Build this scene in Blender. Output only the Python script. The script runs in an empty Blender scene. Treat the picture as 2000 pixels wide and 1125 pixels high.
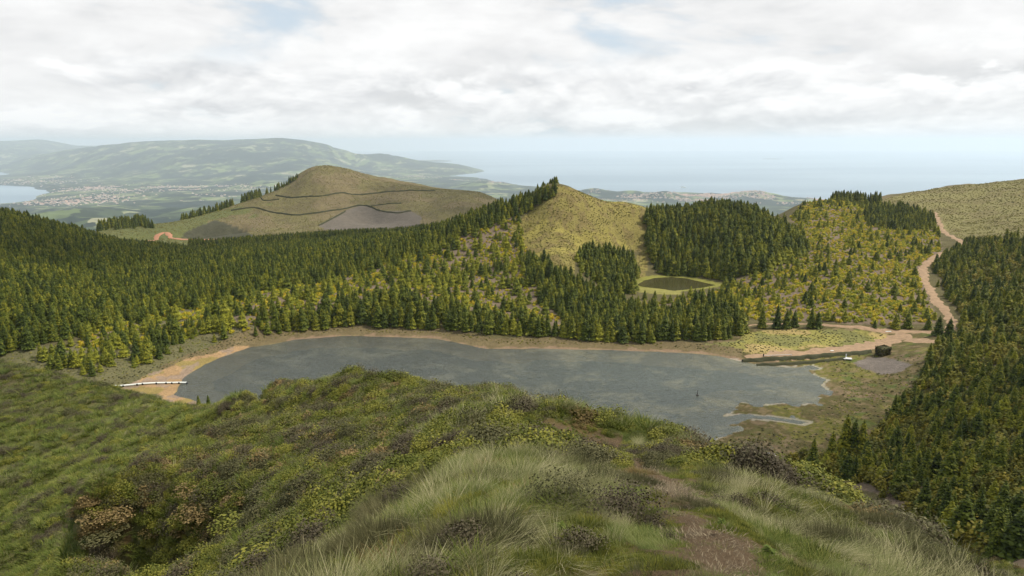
import bpy, bmesh, math, random
import numpy as np
from math import radians as R
rng = np.random.default_rng(7); random.seed(7)
scene = bpy.context.scene
COL = scene.collection

# ------------------------------------------------------------------ camera, sky, sun, exposure
EYE = 80.0; PITCH = R(12.05); FPX = 1333.0
cam = bpy.data.cameras.new('camera'); cam.lens = FPX/2000*36; cam.sensor_width = 36
cam.clip_start = 0.2; cam.clip_end = 200000
camo = bpy.data.objects.new('camera', cam); COL.objects.link(camo)
camo.location = (0, 0, EYE); camo.rotation_euler = (R(90)-PITCH, 0, 0)
scene.camera = camo
SUN_AZ, SUN_EL = R(82), R(56)          # azimuth from +Y towards +X
vs = scene.view_settings
vs.view_transform = 'Standard'; vs.look = 'None'; vs.gamma = 1; vs.use_curve_mapping = False
vs.exposure = 0.04
scene.cycles.use_denoising = True
scene.cycles.max_bounces = 5; scene.cycles.diffuse_bounces = 2; scene.cycles.glossy_bounces = 2
scene.cycles.transmission_bounces = 2; scene.cycles.volume_bounces = 1; scene.cycles.transparent_max_bounces = 6

class NT:
    def __init__(s, tree): s.t = tree
    def n(s, typ, **kw):
        nd = s.t.nodes.new(typ)
        ins = kw.pop('ins', {})
        for k, v in kw.items(): setattr(nd, k, v)
        for k, v in ins.items(): s.set(nd.inputs[k], v)
        return nd
    def set(s, sock, v):
        if isinstance(v, bpy.types.NodeSocket): s.t.links.new(v, sock)
        elif isinstance(v, bpy.types.Node): s.t.links.new(v.outputs[0], sock)
        else: sock.default_value = v
    def math(s, op, a, b=0.0, clamp=False):
        return s.n('ShaderNodeMath', operation=op, use_clamp=clamp, ins={0: a, 1: b}).outputs[0]
    def mix(s, fac, a, b, blend='MIX'):
        nd = s.n('ShaderNodeMix', data_type='RGBA', blend_type=blend)
        s.set(nd.inputs[0], fac); s.set(nd.inputs[6], a); s.set(nd.inputs[7], b)
        return nd.outputs[2]
    def noise(s, vec, scale, detail=4, rough=.55, dist=0.0):
        nd = s.n('ShaderNodeTexNoise', ins={'Scale': scale, 'Detail': detail, 'Roughness': rough, 'Distortion': dist})
        if vec is not None: s.set(nd.inputs['Vector'], vec)
        return nd.outputs['Fac']
    def ramp(s, fac, stops):
        nd = s.n('ShaderNodeValToRGB'); s.set(nd.inputs[0], fac)
        e = nd.color_ramp.elements
        while len(e) < len(stops): e.new(.5)
        for el, (p, c) in zip(e, stops):
            el.position = p; el.color = (*c, 1) if len(c) == 3 else c
        return nd.outputs[0]
    def smooth(s, x, a, b):
        nd = s.n('ShaderNodeMapRange', interpolation_type='SMOOTHSTEP', ins={0: x, 1: a, 2: b})
        return nd.outputs[0]

world = bpy.data.worlds.new('World'); scene.world = world; world.use_nodes = True
w = NT(world.node_tree); world.node_tree.nodes.clear()
sky = w.n('ShaderNodeTexSky', sky_type='NISHITA', sun_disc=False, sun_elevation=SUN_EL, sun_rotation=SUN_AZ)
tc = w.n('ShaderNodeTexCoord')
sep = w.n('ShaderNodeSeparateXYZ', ins={0: tc.outputs['Generated']})
dz_ = w.math('MAXIMUM', sep.outputs[2], 0.0)
def dvec(a, b, off, lift=0.0):
    return w.n('ShaderNodeVectorMath', operation='MULTIPLY_ADD', ins={0: tc.outputs['Generated'], 1: (a, a, b), 2: (off, off*.7, off*.3+lift)}).outputs[0]
def billow(a, b, off, d, det, rough, gain, lo, hi):
    """cloud mass and its light from above: dark where more cloud lies over it"""
    n = w.noise(dvec(a, b, off), 1, det, rough, .25); m_ = w.noise(dvec(a, b, off, d), 1, det, rough, .25)
    lit = w.math('ADD', w.math('MULTIPLY', w.math('SUBTRACT', n, m_), gain), .5, True)
    return w.smooth(n, lo, hi), lit
c1, l1 = billow(2.6, 8.5, 5.2, .30, 10, .55, 2.9, .36, .48)
c2, l2 = billow(8.0, 21.0, 11.4, .34, 9, .56, 3.0, .40, .50)
stratus = w.ramp(l1, [(.05, (7.0, 7.1, 7.2)), (.45, (8.8, 8.8, 8.8)), (.85, (10.1, 10.1, 10.05))])
cumulus = w.ramp(l2, [(.05, (7.2, 7.3, 7.45)), (.45, (8.8, 8.85, 8.9)), (.85, (10.3, 10.3, 10.25))])
skyc = w.mix(.78, sky.outputs[0], (7.0, 8.0, 8.9, 1))
full = w.mix(c1, skyc, stratus)
full = w.mix(w.math('MULTIPLY', c2, w.smooth(dz_, .14, .08)), full, cumulus)
full = w.mix(w.smooth(dz_, .018, .0), full, (8.6, 8.7, 8.8, 1))
bg = w.n('ShaderNodeBackground', ins={'Color': full, 'Strength': 0.1})
w.n('ShaderNodeOutputWorld', ins={'Surface': bg.outputs[0]})

sl = bpy.data.lights.new('sun', 'SUN'); sl.energy = 5.0; sl.angle = R(2); sl.color = (1, .92, .77)
so = bpy.data.objects.new('sun', sl); COL.objects.link(so)
so.rotation_euler = (R(90)-SUN_EL, 0, math.pi-SUN_AZ)   # light travels away from the sun's azimuth
so.location = (200, 50, 400)

# ------------------------------------------------------------------ helpers
CP, SP = math.cos(PITCH), math.sin(PITCH)
def pix(u, v):
    """direction through a photo pixel -> (azimuth, tangent of depression)"""
    u = np.asarray(u, float); v = np.asarray(v, float)
    xc = (u-1000)/FPX; yc = (562.5-v)/FPX
    dy = CP+yc*SP; dz = -SP+yc*CP
    return np.arctan2(xc, dy), -dz/np.hypot(xc, dy)
def proj(x, y, z):
    dx, dy, dz = x, y, z-EYE
    f = np.maximum(dy*CP-dz*SP, 1e-3); up = dy*SP+dz*CP
    return 1000+FPX*dx/f, 562.5-FPX*up/f
def hsh(ix, iy, s):
    h = (ix.astype(np.int64)*374761393+iy.astype(np.int64)*668265263+s*1442695041) & 0xffffffff
    h = ((h ^ (h >> 13))*1274126177) & 0xffffffff
    return ((h ^ (h >> 16)) & 0xffffff)/float(0xffffff)
def vn(x, y, s=0):
    ix, iy = np.floor(x), np.floor(y); fx, fy = x-ix, y-iy
    fx = fx*fx*(3-2*fx); fy = fy*fy*(3-2*fy)
    a, b = hsh(ix, iy, s), hsh(ix+1, iy, s); c, d = hsh(ix, iy+1, s), hsh(ix+1, iy+1, s)
    return (a+(b-a)*fx)*(1-fy)+(c+(d-c)*fx)*fy
def fbm(x, y, s=0, o=4):
    x = np.asarray(x, float); y = np.asarray(y, float); t = 0; a = .5
    for k in range(o):
        t = t+a*(vn(x*2**k+17.3*k, y*2**k-9.1*k, s+k)*2-1); a *= .5
    return t
def sst(a, b, x):
    t = np.clip((x-a)/(b-a), 0, 1); return t*t*(3-2*t)
def inpoly(u, v, poly):
    p = np.asarray(poly, float); r = np.zeros(np.shape(u), bool); n = len(p)
    for i in range(n):
        x1, y1 = p[i]; x2, y2 = p[(i+1) % n]
        if y1 == y2: continue
        c = ((y1 > v) != (y2 > v)) & (u < (x2-x1)*(v-y1)/(y2-y1)+x1)
        r ^= c
    return r
def distline(x, y, pts, closed=False):
    p = np.asarray(pts, float); d = np.full(np.shape(x), 1e9); n = len(p)
    for i in range(n if closed else n-1):
        a, b = p[i], p[(i+1) % n]; e = b-a; L = max(e@e, 1e-9)
        t = np.clip(((x-a[0])*e[0]+(y-a[1])*e[1])/L, 0, 1)
        d = np.minimum(d, np.hypot(x-a[0]-t*e[0], y-a[1]-t*e[1]))
    return d
def px_at_z(u, v, z):
    th, wv = pix(u, v); r = (EYE-z)/wv
    return np.sin(th)*r, np.cos(th)*r

# ------------------------------------------------------------------ control points of the land
CT = []   # (azimuth, r, tangent of depression)
def cr(*L):
    for u, v, r in L:
        th, wv = pix(u, v); CT.append((float(th), r, float(wv)))
def cz(*L):
    for u, v, z in L:
        th, wv = pix(u, v); CT.append((float(th), (EYE-z)/float(wv), float(wv)))
def cw(u, *L):                     # hidden ground along a column: (r, z)
    th = float(pix(u, 560)[0])
    for r, z in L: CT.append((th, r, (EYE-z)/r))
def cth(deg, *L):
    for r, z in L: CT.append((R(deg), r, (EYE-z)/r))
# the ridge under the camera
cr((1000,1125,3.0),(1200,1125,3.0),(1400,1125,3.3),(1700,1140,4.6),(1990,1190,7),(850,1125,3.6),(700,1125,5.2),(600,1125,9),(500,1125,15),(400,1125,20),(250,1125,23),(120,1120,26),(40,1125,50),(-60,1125,54),
   (1550,1060,6.2),(1400,1000,4.9),(1200,1000,4.8),(1000,1000,5),(850,1000,6.2),(750,1000,9),(650,1000,14),(550,1000,20),(400,1000,25),(250,1000,30),(165,985,32),(80,1000,60),(0,1000,66),
   (1400,965,8),(1250,940,8.6),(1100,915,8.6),(950,900,9.6),(850,900,13),(750,900,19),(600,900,26),(450,900,33),(320,900,39),(240,900,64),(150,900,74),(0,900,84),
   (1150,872,14),(1000,830,16),(850,830,22),(700,830,32),(550,830,42),(420,850,46),(330,850,72),(250,850,80),(100,830,93),(0,805,106),
   (1250,878,20),(1400,902,17),(1330,890,18),(1500,945,14.5),(1600,992,12.2),(1700,1045,10.4),(1850,1125,8.6),
   (1100,826,24),(1000,796,29),(850,764,38),(770,744,42),(700,728,46),(620,744,50),(550,758,58),(470,780,70),(400,797,88),
   (300,779,105),(200,754,120),(100,731,135),(0,710,150),(-150,690,165),(0,765,128),(200,805,100),(100,775,118))
for u_, v_, r_ in ((120,1120,26),(165,985,32),(240,935,36),(320,895,39),(420,845,46)):
    t_, w_ = pix(u_, v_); CT += [(float(t_), r_*1.18, float(w_)*1.10), (float(t_), r_*1.4, float(w_)*1.08)]
cw(2000,(12,73),(22,65),(40,53),(70,36),(95,26)); cw(1850,(14,72),(24,62),(45,46),(75,28),(100,18)); cw(1700,(16,70.5),(26,61),(45,46),(70,28),(100,13),(120,8))
cw(1500,(22,66),(35,55),(60,38),(90,20),(120,7),(140,2)); cw(1250,(28,63),(45,52),(80,30),(110,12),(138,1)); cw(1000,(38,62),(60,45),(90,25),(120,8),(138,1))
cw(850,(48,58),(70,42),(100,20),(130,3)); cw(700,(58,55),(80,40),(110,18),(140,2)); cw(550,(72,48),(100,28),(130,12),(160,2))
cw(400,(110,32),(140,15),(175,4),(205,1)); cw(200,(145,28),(175,12),(205,4)); cw(0,(180,25),(210,10),(240,4)); cw(-150,(195,22),(230,10))
cth(90,(3,77.8),(5,76.3),(10,72.5),(30,58),(100,30),(300,28),(900,40)); cth(65,(3,77.9),(6,75.4),(12,71.5),(30,58),(100,32),(250,30),(500,34),(900,42))
cth(-90,(3,77.8),(5,76),(15,69),(40,60),(100,54),(300,45),(900,20)); cth(-65,(3,77.8),(6,75.5),(15,68.5),(40,58),(100,50),(250,20),(600,30),(900,0))
for a in (130,180,-130): cth(a,(3,78.4),(10,79),(30,79),(100,70),(900,60))
# basin floor, lake surroundings
cz((0,700,4),(100,722,3),(180,738,2.5),(300,700,3),(430,668,3),(560,648,3),(650,636,2.5),(800,636,2.5),(900,648,2),(1050,664,2),(1150,668,2),(1280,672,2),(1440,662,2),(1380,640,3),
   (1500,650,2.2),(1550,668,1.6),(1650,668,1.8),(1720,655,2.4),(1760,650,3),(1550,692,1.2),(1650,688,1.2),(1720,692,1.5),(1700,705,.9),(1650,760,.7),(1720,780,1.2),(1600,830,.6),(1500,850,.5),(1450,865,.5),(1600,895,1.2),(1500,885,.8),(1650,860,1.0),
   (240,760,.5),(330,790,1.0),(390,788,.6))
# lake bed and floor points
cz((700,690,-1),(1000,750,-1),(1300,760,-1),(500,730,-1))
# left woods
cr((0,425,620),(-200,420,620),(80,440,612),(150,462,600),(250,487,600),(400,500,640),(500,490,640),(600,480,650),(700,471,655),(800,464,660),(840,460,660),
   (0,500,470),(150,520,460),(300,530,460),(500,512,470),(0,560,390),(150,580,380),(300,580,390),(500,560,370),(650,540,390),(0,620,325),(150,640,310),(300,630,320),(500,600,315),(650,590,318),(500,640,272))
# central hill
cr((1090,366,440),(1060,375,441),(1000,402,440),(900,442,430),(800,477,425),(700,507,420),(1120,374,443),(1180,397,455),(1225,402,462),(1260,408,470),
   (1000,600,312),(1000,550,347),(1000,500,385),(1000,450,415),(1040,402,434),(850,550,350),(850,600,306),(900,500,390),(1100,450,408),(1100,500,372),(1100,550,338),(1100,600,306),(1180,450,425),(1180,600,318),(1130,480,398),(1180,560,356),(1240,500,425),(1250,450,445),(1255,535,398),(1240,600,330))
cw(1090,(470,47),(520,25),(600,0),(800,-60)); cw(1000,(470,36),(520,18),(600,0),(800,-50)); cw(1200,(500,30),(560,10),(700,-30),(900,-90)); cw(900,(480,18),(560,2),(760,-40))
# small tarn
cz((1244,557,2.6),(1278,543,2.6),(1311,541,2.6),(1344,544,2.6),(1398,557,2.7),(1344,565,2.6),(1289,564,2.6),(1310,553,1.5),(1300,585,3.2),(1300,615,3.2),(1400,590,5),(1400,620,3.5))
# wooded hill right of it
cr((1340,535,405),(1300,430,470),(1275,470,440),(1400,416,500),(1450,422,505),(1500,436,505),(1400,480,440),(1500,500,425),(1400,520,412),(1550,450,520),(1560,420,580))
cw(1300,(520,24),(600,5),(800,-50)); cw(1420,(560,22),(650,5),(850,-60)); cw(1520,(600,18),(700,5),(900,-60))
cr((1600,500,440),(1600,560,370),(1600,620,318),(1480,610,330),(1700,500,450),(1700,560,376),(1700,620,322),(1600,450,520),(1700,440,560),(1780,450,560),(1560,402,640),(1620,394,680),(1700,399,700))
# right hill, track
cr((1720,392,725),(1800,374,800),(1900,360,860),(2000,350,900),(2150,337,950),(1900,420,655),(2000,420,620),(2000,470,500),(1950,450,560),(1950,500,470),(1800,405,690),
   (1830,420,650),(1845,455,570),(1885,475,520),(1835,495,490),(1800,525,440),(1815,560,400),(1835,595,362),(1860,630,334),
   (1900,560,410),(2000,560,395),(1930,610,345),(2000,650,300),(1850,700,268),(2000,750,240),(1850,800,216),(1760,800,228),(2000,850,190),(1850,900,172),(2000,900,165),(1720,900,182),(1850,1000,140),(2000,1000,135),(2000,1080,116),(1720,960,150))
cw(1620,(760,20),(900,-20),(1200,-130)); cw(1800,(900,25),(1200,-60)); cw(2000,(1050,25),(1300,-30)); cw(2150,(1100,25),(1400,-30))
# grassy cone behind
cr((630,327,1100),(600,335,1095),(660,330,1105),(720,347,1120),(800,360,1130),(870,370,1120),(940,377,1100),(570,358,1080),(500,387,1050),(440,407,1020),(370,427,1000),(300,438,980),(250,440,960),(180,455,950),
   (630,370,1010),(700,380,1020),(800,385,1020),(550,400,990),(650,410,940),(750,405,950),(850,400,980),(500,440,900),(600,440,880),(700,430,890),(800,428,890),(350,468,820),(420,455,860),(280,468,840),(900,400,960))
cw(630,(1200,30),(1500,-60),(2000,-250)); cw(800,(1300,0),(1600,-100),(2100,-280)); cw(450,(1200,-60),(1500,-160),(2000,-300)); cw(250,(1150,-90),(1500,-190),(2000,-320)); cw(1000,(1000,-20),(1300,-60),(1700,-170),(2200,-300))
cw(0,(760,0),(950,-60),(1300,-150),(2000,-300)); cw(-200,(800,0),(1300,-120),(2000,-280)); cw(1200,(1300,-160),(2000,-340)); cw(1400,(1300,-180),(2000,-350)); cw(1620,(1500,-200),(2200,-350)); cw(1900,(1600,-150),(2400,-340)); cw(2150,(2000,-200),(3000,-400))
# the plain, the coast, the far mountains (sea level is -720)
cz((0,440,-470),(150,445,-470),(300,440,-480),(450,420,-500),(100,415,-540),(300,405,-560),(450,390,-580),(130,395,-640),(250,380,-640),(400,370,-640),(550,352,-620),(700,350,-630),(850,355,-660),(130,375,-690),(300,355,-650),(450,345,-620),
   (110,360,-700),(0,345,-690),(60,350,-690),(200,345,-660),(700,330,-600),(800,335,-640),(950,362,-690),(1000,372,-680),
   (1150,400,-640),(1300,410,-640),(1450,412,-640),(1600,415,-640),(1200,388,-690),(1350,390,-690),(1500,392,-690),(1600,398,-690),
   (1130,373,-716),(1200,377,-717),(1300,377,-717),(1400,379,-717),(1500,382,-717),(1600,391,-717),(1680,400,-717),(1800,420,-715),(985,357,-717),(930,349,-717),(900,346,-717),(870,344,-715),(905,340,-715),(940,331,-717),
   (0,361,-717),(50,363,-717),(78,366,-717),(95,377,-717),(60,391,-717),(0,397,-717),(-100,400,-717),(-100,360,-717),
   (40,372,-760),(0,380,-760),(-100,380,-760),(30,385,-745),
   (1150,360,-770),(1300,365,-770),(1450,370,-770),(1600,378,-770),(1750,395,-770),(1900,400,-770),(1000,345,-765),(970,340,-760),(1100,340,-800),(1300,340,-800),(1600,350,-800),(1900,360,-800),(1000,325,-780),(1100,315,-800),(1500,315,-800),(2000,330,-800))
cr((-100,335,27500),(0,322,26500),(100,303,25500),(190,289,24500),(240,281,23500),(310,278,22500),(365,275.5,22000),(420,279,21500),(470,280,21000),(545,271,21000),(620,277,20800),(690,293,20600),(760,306,20500),(850,318,20600),(900,323,20700),
   (400,312,17500),(250,315,19500),(550,312,16500),(100,328,22500),(650,318,17500),(0,336,23500))
cr((-100,280,39000),(0,277,39000),(90,275,39000),(185,289,39000),(250,293,39000))
for u, zz_ in ((0,-300),(150,-300),(300,-350),(500,-350),(700,-500),(850,-690)): cw(u,(31000,zz_))
for u in (300,500,700,850): cw(u,(38000,-820))
for a in (-62,-50,-44,-36,-30,-25,-20): cth(a,(46000,-900))
for a in (-10,0,10,20,30,40,50,64): cth(a,(24000,-900),(34000,-1000),(46000,-1100))
for a in (45,52,64): cth(a,(4000,-500),(6500,-760),(10000,-850))
for a in (-62,-50,-44): cth(a,(6000,-560),(12000,-650),(19000,-660),(26000,-420),(32000,-500),(39000,-100))
CT = np.array(CT)
KA = 1.7
def emb(th, r): return np.stack([KA*np.cos(th), KA*np.sin(th), np.log(r)], -1)
CE = emb(CT[:, 0], CT[:, 1])
def kern(d2): return -np.sqrt(d2+.0009)
D2 = ((CE[:, None]-CE[None])**2).sum(-1)
nC = len(CT); A = np.zeros((nC+4, nC+4)); A[:nC, :nC] = kern(D2)-np.eye(nC)*.002
A[:nC, nC] = 1; A[nC, :nC] = 1; A[:nC, nC+1:] = CE; A[nC+1:, :nC] = CE.T
SOL = np.linalg.solve(A, np.r_[CT[:, 2], np.zeros(4)])
WT = SOL[:nC].astype(np.float32); CE32 = CE.astype(np.float32); CN = (CE32**2).sum(1)
def wsurf(th, r):
    E = emb(th.ravel(), r.ravel()).astype(np.float32); out = np.empty(len(E), np.float32)
    for i in range(0, len(E), 40000):
        e = E[i:i+40000]; d2 = np.maximum((e**2).sum(1)[:, None]+CN[None]-2*e@CE32.T, 0)
        out[i:i+40000] = kern(d2)@WT+SOL[nC]+e@SOL[nC+1:].astype(np.float32)
    return out.astype(float).reshape(th.shape)

def px_poly(L, z): return np.array([px_at_z(u, v, z) for u, v in L])
LAKE_PX = [(341,770),(349,752),(367,732),(391,717),(422,701),(455,690),(488,679),(532,672),(576,664),(620,661),(670,656),(750,658),(850,661),(900,671),(950,682),(1050,681),(1150,683),(1250,686),(1350,690),(1400,695),(1448,706),
  (1485,714),(1525,716),(1540,719),(1560,716),(1585,714),(1600,720),(1577,722),(1590,735),(1613,742),(1603,752),(1617,764),(1600,772),(1587,787),(1555,790),(1525,787),(1487,790),(1447,785),(1437,795),(1412,813),(1442,811),(1500,814),(1550,819),(1580,825),(1562,829),(1512,820),(1462,818),(1425,824),(1410,831),(1445,837),(1415,846),(1405,852)]
LAKE = list(map(tuple, px_poly(LAKE_PX, 0)))
for u, r in ((1340,168),(1200,152),(1000,146),(800,152),(600,168),(490,192),(430,212)):
    t = float(pix(u, 560)[0]); LAKE.append((math.sin(t)*r, math.cos(t)*r))
LAKE = np.array(LAKE)
TZ = 2.5
TARN = px_poly([(1244,557),(1258,548),(1278,543),(1311,541),(1344,544),(1367,550),(1398,557),(1378,561),(1344,565),(1318,568),(1289,564),(1260,561)], TZ)
def sdf(x, y, P, pad):
    s = np.full(x.shape, 999.0); lo, hi = P.min(0)-pad, P.max(0)+pad
    m = (x > lo[0]) & (x < hi[0]) & (y > lo[1]) & (y < hi[1])
    if m.any():
        d = distline(x[m], y[m], P, True); s[m] = np.where(inpoly(x[m], y[m], P), -d, d)
    return s
def gpt(u, v, z): return px_at_z(u, v, z)
BUMPS = []     # (x, y, radius, height)
for u, v, z, rad, h in ((1300,388,-690,330,150),(1475,386,-695,520,130),(1235,381,-700,330,90),(1160,378,-700,420,110),(945,366,-690,420,140),(480,350,-620,900,190),(520,362,-620,500,120),(105,366,-705,330,60),(1390,381,-705,300,40),(700,345,-620,600,90)):
    x, y = px_at_z(u, v, z); BUMPS.append((x, y, rad, h*.72))
DENTS = []     # near gully, quarry pits
for u, v, r, rad, h in ((335,1105,26,1.8,-5.5),(425,1085,23.5,1.3,-5),(240,1115,29,2.2,-4),(390,1120,23,1.6,-4),(410,447,880,26,-14),(380,455,860,20,-10),(465,452,885,18,-9),(280,458,860,22,-7),(735,425,905,35,-9)):
    th = float(pix(u, v)[0]); DENTS.append((math.sin(th)*r, math.cos(th)*r, rad, h))
def H(x, y, detail=True):
    x = np.asarray(x, float); y = np.asarray(y, float); sh = x.shape; x = x.ravel(); y = y.ravel()
    r = np.hypot(x, y); th = np.arctan2(x, y); rr = np.maximum(r, 3.0)
    ws = wsurf(th, rr); z = EYE-ws*rr
    z = np.where(r < 3, 78.25+(z-78.25)*sst(0, 1, r/3), z)
    n = len(x)
    mid = sst(110, 200, r)*(1-sst(1400, 2500, r)); near = 1-sst(90, 170, r); far = sst(1500, 4000, r)
    m = near > 0
    if m.any():
        X, Y = x[m], y[m]
        z[m] += near[m]*(np.minimum(1, r[m]/14)*(.55*fbm(X/4.5, Y/4.5, 3)+.42*(np.abs(fbm(X/1.3, Y/1.3, 5, 3))-.22))+sst(16, 55, r[m])*1.4*fbm(X/9, Y/9, 8)+sst(12, 25, r[m])*.7*(np.abs(fbm(X/3.2, Y/3.2, 6, 3))-.22)+.07*fbm(X/.45, Y/.45, 9, 3)*sst(1, 4, r[m]))
    m = mid > 0
    if m.any():
        X, Y = x[m], y[m]
        z[m] += mid[m]*(1.3*fbm(X/32, Y/32, 11)+.45*fbm(X/7, Y/7, 12, 3))*(.35+.65*sst(3, 14, z[m]))*(1+sst(600, 900, r[m])*1.5)
    m = far > 0
    if m.any():
        X, Y = x[m], y[m]; up = sst(-700, -350, z[m]); rid = 1-2*np.abs(fbm(X/1700, Y/1700, 21, 5))
        z[m] += far[m]*(up*(90*fbm(X/2600, Y/2600, 20, 5)+170*(rid-.6)*(1-sst(-60, 40, z[m])))+10*fbm(X/700, Y/700, 23))
    for bx, by, rad, h in BUMPS+DENTS:
        d2 = ((x-bx)**2+(y-by)**2)/rad**2; m = d2 < 9
        if m.any(): z[m] += h*np.exp(-d2[m]*1.4)*(1+.35*fbm(x[m]/rad*2, y[m]/rad*2, 31, 3))
    for Pg, lvl, k in ((LAKE, 0.0, 1), (TARN, TZ, 2)):
        s = sdf(x, y, Pg, 45)
        m = s < 45
        if m.any():
            S = s[m]; X, Y = x[m], y[m]
            marsh = sst(35, 75, X)*(1-sst(205, 250, Y)) if k == 1 else np.zeros_like(S)
            slope = .085-.055*marsh
            prof = np.where(S > 0, S*slope, np.maximum(S*(.12-.08*marsh), -2.2))+(.10+.10*marsh)*fbm(X/4, Y/4, 40, 5)*sst(-14, -1, S)*np.where(S < 0, 1-.72*marsh, 1)-.035*marsh*(S < 0)
            base = np.maximum(z[m]-lvl, .12)
            t = sst(3, 20+18*marsh, S)
            z[m] = lvl+np.where(S > 0, prof*(1-t)+base*t, prof)
    return z.reshape(sh)
def ground(u, v, r0=2.5, r1=1300):
    """first ground hit along the ray through a photo pixel"""
    th, wv = pix(u, v); rs = np.geomspace(r0, r1, 900)
    zs = H(np.sin(th)*rs, np.cos(th)*rs); ray = EYE-wv*rs
    k = np.nonzero(ray <= zs)[0]; k = k[0] if len(k) else 899
    return float(np.sin(th)*rs[k]), float(np.cos(th)*rs[k]), float(zs[k])

# ------------------------------------------------------------------ materials
def mat(name):
    m = bpy.data.materials.new(name); m.use_nodes = True; m.node_tree.nodes.clear()
    t = NT(m.node_tree); b = t.n('ShaderNodeBsdfPrincipled'); o = t.n('ShaderNodeOutputMaterial', ins={'Surface': b.outputs[0]})
    return m, t, b
def plain(name, c, rough=.8, var=.25, scale=3.0):
    m, t, b = mat(name); tc = t.n('ShaderNodeTexCoord')
    n = t.noise(tc.outputs['Object'], scale, 6, .65)
    col = t.mix(n, (*[k*(1-var) for k in c], 1), (*[min(1, k*(1+var)) for k in c], 1)); t.set(b.inputs['Base Color'], col)
    b.inputs['Roughness'].default_value = rough; b.inputs['Specular IOR Level'].default_value = .25
    return m
def ground_mat(name, s1, s2, bump, bd, var=.45):
    m, t, b = mat(name); g = t.n('ShaderNodeNewGeometry'); a = t.n('ShaderNodeVertexColor', layer_name='Col')
    na = t.noise(g.outputs['Position'], s1, 8, .7); nb = t.noise(g.outputs['Position'], s2, 6, .65)
    f = t.math('MULTIPLY', t.math('ADD', t.math('MULTIPLY', na, 2*var), 1-var), t.math('ADD', t.math('MULTIPLY', nb, 2*var), 1-var))
    vm = t.n('ShaderNodeVectorMath', operation='SCALE', ins={0: a.outputs[0], 'Scale': f}); t.set(b.inputs['Base Color'], vm.outputs[0])
    b.inputs['Roughness'].default_value = .95; b.inputs['Specular IOR Level'].default_value = .1
    bp = t.n('ShaderNodeBump', ins={'Strength': bump, 'Distance': bd, 'Height': t.math('ADD', na, nb)}); t.set(b.inputs['Normal'], bp.outputs[0])
    return m
def leaf_mat(name, stops, wr=.5, trans=.2):
    """colour from a per-plant random value and a per-leaf value"""
    m, t, b = mat(name); oi = t.n('ShaderNodeObjectInfo'); a = t.n('ShaderNodeAttribute', attribute_name='shade')
    f = t.math('ADD', t.math('MULTIPLY', oi.outputs['Random'], wr), t.math('MULTIPLY', a.outputs['Fac'], 1-wr))
    c = t.ramp(f, stops); t.set(b.inputs['Base Color'], c)
    b.inputs['Roughness'].default_value = .65; b.inputs['Specular IOR Level'].default_value = .2
    if trans:
        tr = t.n('ShaderNodeBsdfTranslucent', ins={'Color': c}); mx = t.n('ShaderNodeMixShader', ins={0: trans, 1: b.outputs[0], 2: tr.outputs[0]})
        o = [n for n in t.t.nodes if n.type == 'OUTPUT_MATERIAL'][0]; t.set(o.inputs['Surface'], mx.outputs[0])
    return m
M = {}
M['near'] = ground_mat('hillside_soil', 7, 42.0, .9, .03)
M['mid'] = ground_mat('valley_soil', .16, 1.1, .9, .45, .55)
M['far'] = None
M['bark'] = plain('bark', (.10, .07, .05), .9, .3, 4)
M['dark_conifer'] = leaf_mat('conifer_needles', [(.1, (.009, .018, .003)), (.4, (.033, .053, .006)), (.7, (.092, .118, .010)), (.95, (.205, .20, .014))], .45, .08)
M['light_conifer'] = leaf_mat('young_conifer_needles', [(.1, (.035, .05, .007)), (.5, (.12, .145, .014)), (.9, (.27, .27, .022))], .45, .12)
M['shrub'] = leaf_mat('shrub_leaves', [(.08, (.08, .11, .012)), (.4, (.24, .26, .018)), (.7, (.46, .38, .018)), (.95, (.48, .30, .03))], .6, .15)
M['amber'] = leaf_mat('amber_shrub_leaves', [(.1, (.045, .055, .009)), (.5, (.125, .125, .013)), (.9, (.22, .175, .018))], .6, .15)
M['brush'] = leaf_mat('low_brush', [(.1, (.085, .082, .024)), (.5, (.165, .152, .038)), (.9, (.25, .225, .05))], .6, .1)
M['straw'] = leaf_mat('pale_grass', [(.05, (.06, .08, .02)), (.3, (.15, .165, .052)), (.6, (.29, .275, .125)), (.95, (.52, .47, .28))], .5, .25)
M['green'] = leaf_mat('green_grass', [(.05, (.04, .065, .010)), (.5, (.125, .16, .024)), (.9, (.28, .27, .075))], .5, .25)
M['moss'] = leaf_mat('moss', [(.05, (.04, .055, .009)), (.5, (.12, .135, .018)), (.9, (.27, .25, .04))], .55, .1)
M['heather'] = leaf_mat('heather', [(.05, (.032, .033, .012)), (.5, (.088, .086, .032)), (.9, (.165, .15, .07))], .5, .1)
M['straw_green'] = leaf_mat('fresh_long_grass', [(.05, (.04, .065, .012)), (.4, (.11, .145, .03)), (.75, (.21, .235, .065)), (.95, (.38, .36, .17))], .5, .25)
M['litter'] = leaf_mat('dry_litter', [(.05, (.06, .045, .028)), (.5, (.15, .115, .07)), (.9, (.34, .28, .18))], .3, .05)
M['twig'] = leaf_mat('brown_twigs', [(.05, (.035, .028, .017)), (.5, (.085, .068, .04)), (.9, (.12, .11, .055))], .5, .05)
M['bracken'] = leaf_mat('dry_bracken', [(.05, (.055, .045, .015)), (.45, (.145, .105, .035)), (.8, (.30, .215, .095)), (.95, (.16, .17, .03))], .5, .15)
M['leafy'] = leaf_mat('bright_leaves', [(.1, (.07, .105, .014)), (.9, (.15, .19, .03))], .3, .25)
M['dirt'] = plain('track_dirt', (.25, .172, .108), .95, .6, .5)
M['bank'] = plain('dark_bank', (.04, .042, .02), .95, .6, 1.2)

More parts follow.
